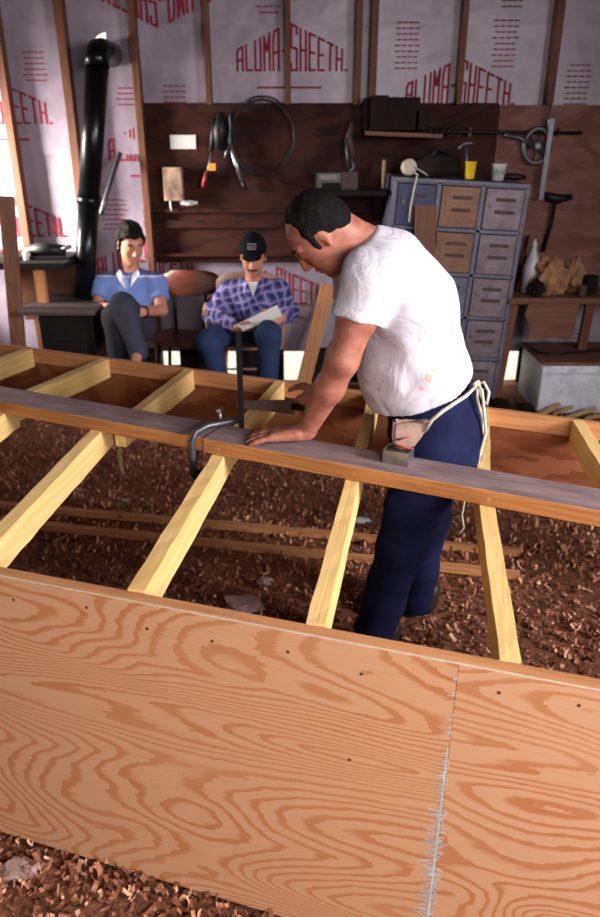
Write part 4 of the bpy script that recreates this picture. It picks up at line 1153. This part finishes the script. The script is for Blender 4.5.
# white chest
cc = ay(527, 409, 4.62)+V((.07, 0, 0)); cz_ = ay(527, 355, 4.62).z; ch = .41
ct = thing('storage_chest', 'white painted metal chest with a flat rusty lid on the floor at right', 'chest', (cc.x+.5, 4.86, 0))
ctop = ay(560, 362, 4.66).z
ctop = max(.33, min(.5, ctop))
B().box((cc.x+.5, 4.86, ctop/2), (1.0, .48, ctop-.01), bev=.008).obj('chest_body', 'chest', ct)
B().box((cc.x+.5, 4.855, ctop+.004), (1.03, .52, .022), bev=.006).obj('lid', 'rough', ct)
B().box((cc.x+.5, 4.60, ctop-.035), (1.02, .012, .05), bev=.003).obj('lid_lip', 'chest', ct)
B().box((cc.x+.62, 4.60, ctop-.09), (.05, .012, .06), bev=.003).obj('latch', 'dullsteel', ct)
z = ctop+.024
tag(B().tube([ay(527, 346, 4.95)*1, V((cc.x+.02, 4.8, z)), V((cc.x+.12, 4.74, z)), V((cc.x+.22, 4.8, z)), V((cc.x+.4, 4.84, z)), V((cc.x+.7, 4.9, z))], .01, 8).obj('black_cable', 'dark'), 'black cable curling over the lid of the white chest', 'cable')
# dark clutter between the lockers and the chest
c = ay(503, 393, 4.8); c.z = 0
for i, (dx, dy, rr, lb_) in enumerate(((-.02, -.06, (.06, .05, .035), 'dark oily rag heap left of the white chest'), (.13, -.12, (.05, .04, .03), 'dark lump of scrap touching the corner of the white chest'), (-.14, .05, (.04, .04, .07), 'tall dark bundle by the foot of the lockers'))):
    b = B(); b.blob((c.x+dx, c.y+dy, rr[2]*.8), rr, .5, i+3, 3, 2.5)
    for v in b.bm.verts: v.co.z = max(0, v.co.z)
    tag(b.obj('rag_heap', 'junk'), lb_, 'rags')
# wall tools at right
yw = WY-.02
rod = thing('auger_rod', 'long dark auger rod fixed level across the upper plywood wall', 'rod', ay(475, 131, yw-.03))
a, b_ = ay(368, 131, yw-.04), ay(582, 133, yw-.04)
B().tube([a, b_], .011, 8).obj('shaft', 'dark', rod)
sp_ = []; 
for i in range(90):
    t = i/89; p = lerp(a, b_, .12+.26*t); an = t*2*math.pi*9; sp_.append(p+V((0, math.sin(an)*.018, math.cos(an)*.022)))
B().tube(sp_, .009, 6).obj('twist', 'dark', rod)
for px in (380, 470, 560):
    p = ay(px, 132, yw-.04); B().box(p+V((0, .02, 0)), (.02, .05, .05)).obj('bracket', 'rust', rod)
c = ay(537, 146, yw-.04); pl = thing('pulley_wheel', 'grey spoked pulley wheel with a lever hanging on the right wall', 'wheel', c)
ring = [c+V((math.cos(2*math.pi*i/28)*.085, 0, math.sin(2*math.pi*i/28)*.105)) for i in range(29)]
B().tube(ring, .016, 8, caps=False).obj('rim', 'dullsteel', pl)
b = B()
for k in range(3):
    a_ = k*math.pi/3+.3; b.tube([c+V((math.cos(a_)*.08, 0, math.sin(a_)*.1)), c-V((math.cos(a_)*.08, 0, math.sin(a_)*.1))], .009, 6)
b.lathe(c+V((0, .012, 0)), [(.025, 0), (.025, .03), (.018, .035)], 14, rot=Euler((R(90), 0, 0))); b.obj('spokes', 'dullsteel', pl)
B().tube([c+V((-.03, -.02, .0)), ay(520, 138, yw-.05), ay(504, 134, yw-.04)], [.014, .013, .016], 8).obj('lever', 'dullsteel', pl)
tag(B().box(ay(546.5, 160, yw-.075), (.034, .008, .50), rot=Euler((0, R(1), 0)), bev=.002).obj('steel_bar', 'dullsteel'), 'flat grey steel bar hanging upright in front of the pulley wheel', 'bar')
tag(B().tube([ay(551, 104, yw-.05), ay(549, 118, yw-.06), ay(547.5, 130, yw-.08)], .006, 6).obj('hook_rod', 'steel'), 'thin shiny hanging hook above the grey steel bar', 'hook')
c = ay(557, 197, yw-.06); ax1 = thing('sledge_hammer', 'dark long handled hammer hanging on the wall above the bags', 'hammer', c)
B().tube([ay(543, 193, yw-.05), ay(550, 197, yw-.05), ay(560, 199, yw-.05), ay(572, 197, yw-.05)], [.012, .03, .03, .02], 8).obj('head', 'dark', ax1)
B().tube([ay(556, 199, yw-.05), ay(551, 225, yw-.04), ay(543, 252, yw-.03)], [.014, .012, .014], 8).obj('handle', 'junk', ax1)
# ================================================================== CENTRE WALL CLUTTER
c = ay(392, 120, yw-.12); sh = thing('wall_shelf', 'dark shallow wall shelf loaded with black boxes above the lockers', 'shelf', c)
board('shelf_board', ay(366, 131, 5.15), ay(440, 134, 5.15), .2, .025, 'rough', sh)
board('shelf_side', ay(366, 98, 5.2), ay(366, 131, 5.2), .12, .02, 'junk', sh, up=(1, 0, 0), anchor='c')
for a in ((378, 110, .11, .2, 'black box at the left end of the wall shelf'), (402, 112, .2, .19, 'widest black box in the middle of the wall shelf'), (420, 118, .09, .12, 'small dark box at the right end of the wall shelf')):
    sb = ay(a[0], 130, 5.15); sb.z = ay(a[0], 131, 5.15).z+.004
    tag(B().box(sb+V((0, 0, a[3]/2)), (a[2], .13, a[3]), bev=.006).obj('tool_box', 'junk'), a[4], 'box')
lowz = lambda px, py, Y: ay(px, py, Y)
tb2 = thing('bracket_shelf', 'dark bracketed wooden shelf under the radio, left of the lockers', 'shelf', V((ay(350, 190, 5.0).x, 5.05, 0)))
zc = ay(345, 190, 4.98).z
board('shelf_board', (ay(318, 190, 5.05).x, 5.08, zc), (ay(384, 190, 5.05).x, 5.08, zc), .40, .03, 'junk', tb2)
for px in (326, 376):
    x = ay(px, 190, 5.05).x; B().prism([(x, WY-.02, zc-.03), (x, WY-.30, zc-.03), (x, WY-.02, zc-.22)], (.03, 0, 0)).obj('bracket', 'junk', tb2)
rdx = ay(328, 180, 4.98); ra_ = thing('radio', 'small black radio with a pale dial standing on the dark bracket shelf', 'radio', V((rdx.x, 5.0, zc)))
B().box((rdx.x, 5.0, zc+.055), (.16, .09, .11), bev=.008).obj('case', 'blackplastic', ra_)
B().box((rdx.x-.0, 4.953, zc+.078), (.11, .006, .03), bev=.001).obj('dial', plain('dim_dial', (.18, .14, .13), .4), ra_)
B().box((rdx.x+.02, 4.953, zc+.025), (.12, .004, .04), bev=.001).obj('speaker_grille', 'junk', ra_)
B().tube([V((rdx.x+.0, 5.02, zc+.11)), V((rdx.x+.02, 5.02, zc+.14)), V((rdx.x+.06, 5.02, zc+.11))], .004, 6).obj('carry_handle', 'dark', ra_)
tag(B().box((ay(349, 180, 5.0).x, 5.02, zc+.055), (.11, .1, .11), bev=.01).obj('metal_case', 'rust'), 'dull brown-grey box right beside the black radio', 'box')
tag(B().tube([ay(384, 160, 5.15), V((ay(383, 185, 5.15).x, 5.12, zc+.0))], .012, 6).obj('wooden_handle', 'stick'), 'short brown stick standing left of the lockers on the dark bracket shelf', 'stick')
# hanging pliers, cutters and chain
def hang(name, cat, label, pts, r, mat, extra=()):
    t = thing(name, label, cat, pts[0]); B().tube(pts, r, 8).obj('body', mat, t)
    for nm, p2_, r2, m2 in extra: B().tube(p2_, r2, 8).obj(nm, m2, t)
yh = WY-.05
hang('chain_hoist', 'hoist', 'dull grey chain and hooks hanging above the radio', [ay(352, 122, yh), ay(349, 140, yh), ay(352, 158, yh)], [.008, .03, .022], 'rust',
     (('hook', [ay(352, 158, yh), ay(354, 168, yh), ay(350, 172, yh)], .007, 'dullsteel'), ('strand', [ay(346, 138, yh-.02), ay(347, 156, yh-.02), ay(349, 170, yh-.02)], .008, 'dullsteel')))
p = lambda x, y, d=0: ay(x, y, yh-d)
sc = thing('bolt_cutter', 'silver handled bolt cutter hanging open on the dark plywood', 'cutter', p(230, 130))
B().tube([p(229, 110), p(229, 118), p(230, 130), p(229, 142), p(231, 150)], [.008, .014, .011, .018, .013], 8).obj('jaws', 'dullsteel', sc)
B().tube([p(230, 146), p(236, 164), p(242, 181)], [.012, .014, .013], 8).obj('handle', 'steel', sc)
B().tube([p(228, 146), p(225, 158, .01)], [.011, .008], 8).obj('handle', 'dullsteel', sc)
B().tube([p(242, 181), p(246, 190)], [.012, .014], 8).obj('grip', 'dark', sc)
pr = thing('pliers', 'long pliers with red grip hanging beside the bolt cutter', 'pliers', p(212, 130))
B().tube([p(214, 118), p(213, 135), p(211, 152)], [.01, .02, .012], 8).obj('jaws', 'dark', pr)
B().tube([p(212, 150), p(209, 166), p(207, 174)], .008, 8).obj('handle', 'dullsteel', pr)
B().tube([p(206, 172), p(203, 187)], [.011, .013], 8).obj('grip', 'red', pr)
tag(B().box(p(212, 167, .03), (.05, .004, .045), bev=.001).obj('tag', 'orange'), 'small orange tag hanging between pliers and cutter', 'tag')
hv = thing('hanging_tool', 'black snips hanging between the pliers and bolt cutter', 'tool', p(220, 120)); B().tube([p(221, 112), p(220, 130), p(219, 150)], [.02, .05, .03], 8).obj('body', 'dark', hv)
cc_ = p(263, 136); r1 = [cc_+V((math.cos(2*math.pi*i/40)*.20+.01*math.sin(i), .0, math.sin(2*math.pi*i/40)*.235)) for i in range(41)]
r2 = [cc_+V((math.cos(2*math.pi*i/40)*.21, -.012, math.sin(2*math.pi*i/40)*.225-.01)) for i in range(41)]
tag(B().tube(r1, .006, 6, caps=False).tube(r2, .006, 6, caps=False).obj('wire_coil', 'dark'), 'thin black wire coil hanging in a loop on the dark plywood', 'wire')
tag(B().box(ay(183, 142, WY-.017), (.17, .003, .085)).obj('paper_notice', 'white'), 'blank white paper notice pinned to the dark plywood', 'notice')
c = ay(173.5, 184, WY-.05); bx = thing('wall_box', 'stained cream box with pull wire fixed below the white notice', 'box', c)
B().box(c, (.125, .07, .21), bev=.004).obj('case', plain('stained_cream', srgb(190, 160, 136), .7, vs=9, c2=srgb(96, 62, 50)), bx)
B().tube([c+V((-.03, -.01, -.105)), c+V((-.025, -.01, -.17))], .006, 6).obj('pull_wire', 'cream', bx)
c = ay(189, 203, WY-.05); b = B(); b.blob(c, (.055, .02, .015), .4, 2, 3, 3); tag(b.obj('crumpled_rag', 'white'), 'small crumpled white rag on the ledge under the cream box', 'rag')
# board leaning below the plywood behind the bending man
tag(board('leaning_board', ay(328, 285, 5.2), V((ay(300, 376, 4.95).x, 4.95, 0)), .10, .035, 'rim', up=(0, -1, .1), anchor='c'), 'orange brown board leaning on the wall behind the seated readers armchair', 'board')
# ================================================================== STOVE, PIPE, LEFT BENCH
sy = 4.75
sA_ = ay(35, 312, 4.5); stz = .60
xl, xr = ay(44, 330, 4.6).x, ay(97, 330, 4.6).x
st = thing('wood_stove', 'black cast iron wood stove with a flat overhanging top plate', 'stove', ((xl+xr)/2, 4.72, 0))
sxm = (xl+xr)/2; stz = ay(60, 312, 4.5).z
B().box((sxm, 4.76, stz/2+.05), (xr-xl, .46, stz-.14), bev=.01).obj('firebox', 'dark', st)
B().box((sxm-.03, 4.74, stz), (xr-xl+.14, .58, .025), bev=.006).obj('top_plate', plain('dusty_iron_plate', (.10, .075, .07), .6, .3, var=.4), st)
B().box((sxm+.0, 4.525, stz/2+.05), (.22, .015, .2), bev=.004).obj('door', 'dark', st)
for sx in (-1, 1):
    for yy in (4.56, 4.96): B().tube([(sxm+sx*.15, yy, .14), (sxm+sx*.17, yy, 0)], [.025, .018], 8).obj('leg', 'dark', st)
B().box((xl-.005, 4.76, stz/2+.05), (.012, .4, stz-.2), bev=.003).obj('side_panel', plain('grey_brown_iron', (.10, .07, .065), .7), st)
pp = thing('stove_pipe', 'tall glossy black stove pipe rising to an elbow through the wall', 'pipe', (ay(84, 300, 4.85).x, 4.85, stz))
pa, pbp = V((ay(84, 300, 4.85).x, 4.85, stz+.015)), PIPE_TOP
mid = lerp(pa, pbp, .45)
B().tube([pa, mid], .066, 24).obj('lower_section', 'pipe', pp)
B().tube([mid+(pbp-pa).normalized()*.002, pbp], .070, 24).obj('upper_section', 'pipe', pp)
B().tube([mid-(pbp-pa).normalized()*.03, mid+(pbp-pa).normalized()*.02], .076, 24).obj('collar', 'pipe', pp)
el = [pbp, pbp+V((0, .015, .05)), pbp+V((.005, .06, .09)), pbp+V((.01, .13, .10)), pbp+V((.02, .40, .10))]
B().tube(el, .074, 24).obj('elbow', 'pipe', pp)
tag(B().tube([ay(120, 153, 5.22), ay(105, 200, 5.05), ay(101, 215, 5.0)], .016, 8).obj('pipe_brace', 'dullsteel'), 'grey metal brace running from wall to the stove pipe', 'brace')
# left bench
bzl = ay(38, 262, 4.72).z
lw = thing('side_bench', 'dark narrow bench at the far left on a pale square post', 'bench', (-1.9, 4.9, 0))
board('bench_top', (XL+.02, 4.92, bzl), (ay(76, 262, 4.9).x, 4.92, bzl), .5, .04, 'junk', lw)
board('post', ay(38, 264, 4.74)+V((0, 0, -.01)), V((ay(38, 262, 4.74).x, 4.74, 0)), .06, .05, 'rib' if False else 'rim', lw, up=(0, 1, 0), anchor='c')
board('back_leg', (-2.45, 4.8, bzl-.04), (-2.45, 4.8, 0), .06, .05, 'junk', lw, up=(0, 1, 0), anchor='c')
B().box((ay(55, 280, 5.1).x, 5.12, bzl-.25), (.5, .02, .42)).obj('back_board', 'stud', lw)
c = V((ay(46, 250, 4.85).x, 4.85, bzl)); vs_ = thing('bench_grinder', 'black machine lying on the left bench under the window light', 'machine', c)
B().tube([c+V((-.12, 0, .05)), c+V((.0, 0, .06)), c+V((.12, 0, .05))], [.035, .045, .035], 12).obj('motor', 'dark', vs_)
B().box(c+V((0, 0, .012)), (.34, .13, .024), bev=.004).obj('base', 'dark', vs_)
B().tube([c+V((.1, -.02, .06)), c+V((.17, -.02, .08))], .012, 8).obj('arm', 'dullsteel', vs_)
c = V((ay(27, 250, 4.82).x, 4.80, bzl)); tag(B().lathe(c, [(.022, 0), (.024, .004), (.024, .05), (.016, .058)], 14).obj('jar', 'cream'), 'small pale jar on the left bench beside the black machine', 'jar')
tag(board('leaning_board', ay(6, 196, 4.6), V((ay(8, 300, 4.5).x-.02, 4.5, 0)), .09, .03, 'rough', up=(0, -1, .1), anchor='c'), 'upright brown board standing at the far left edge', 'board')
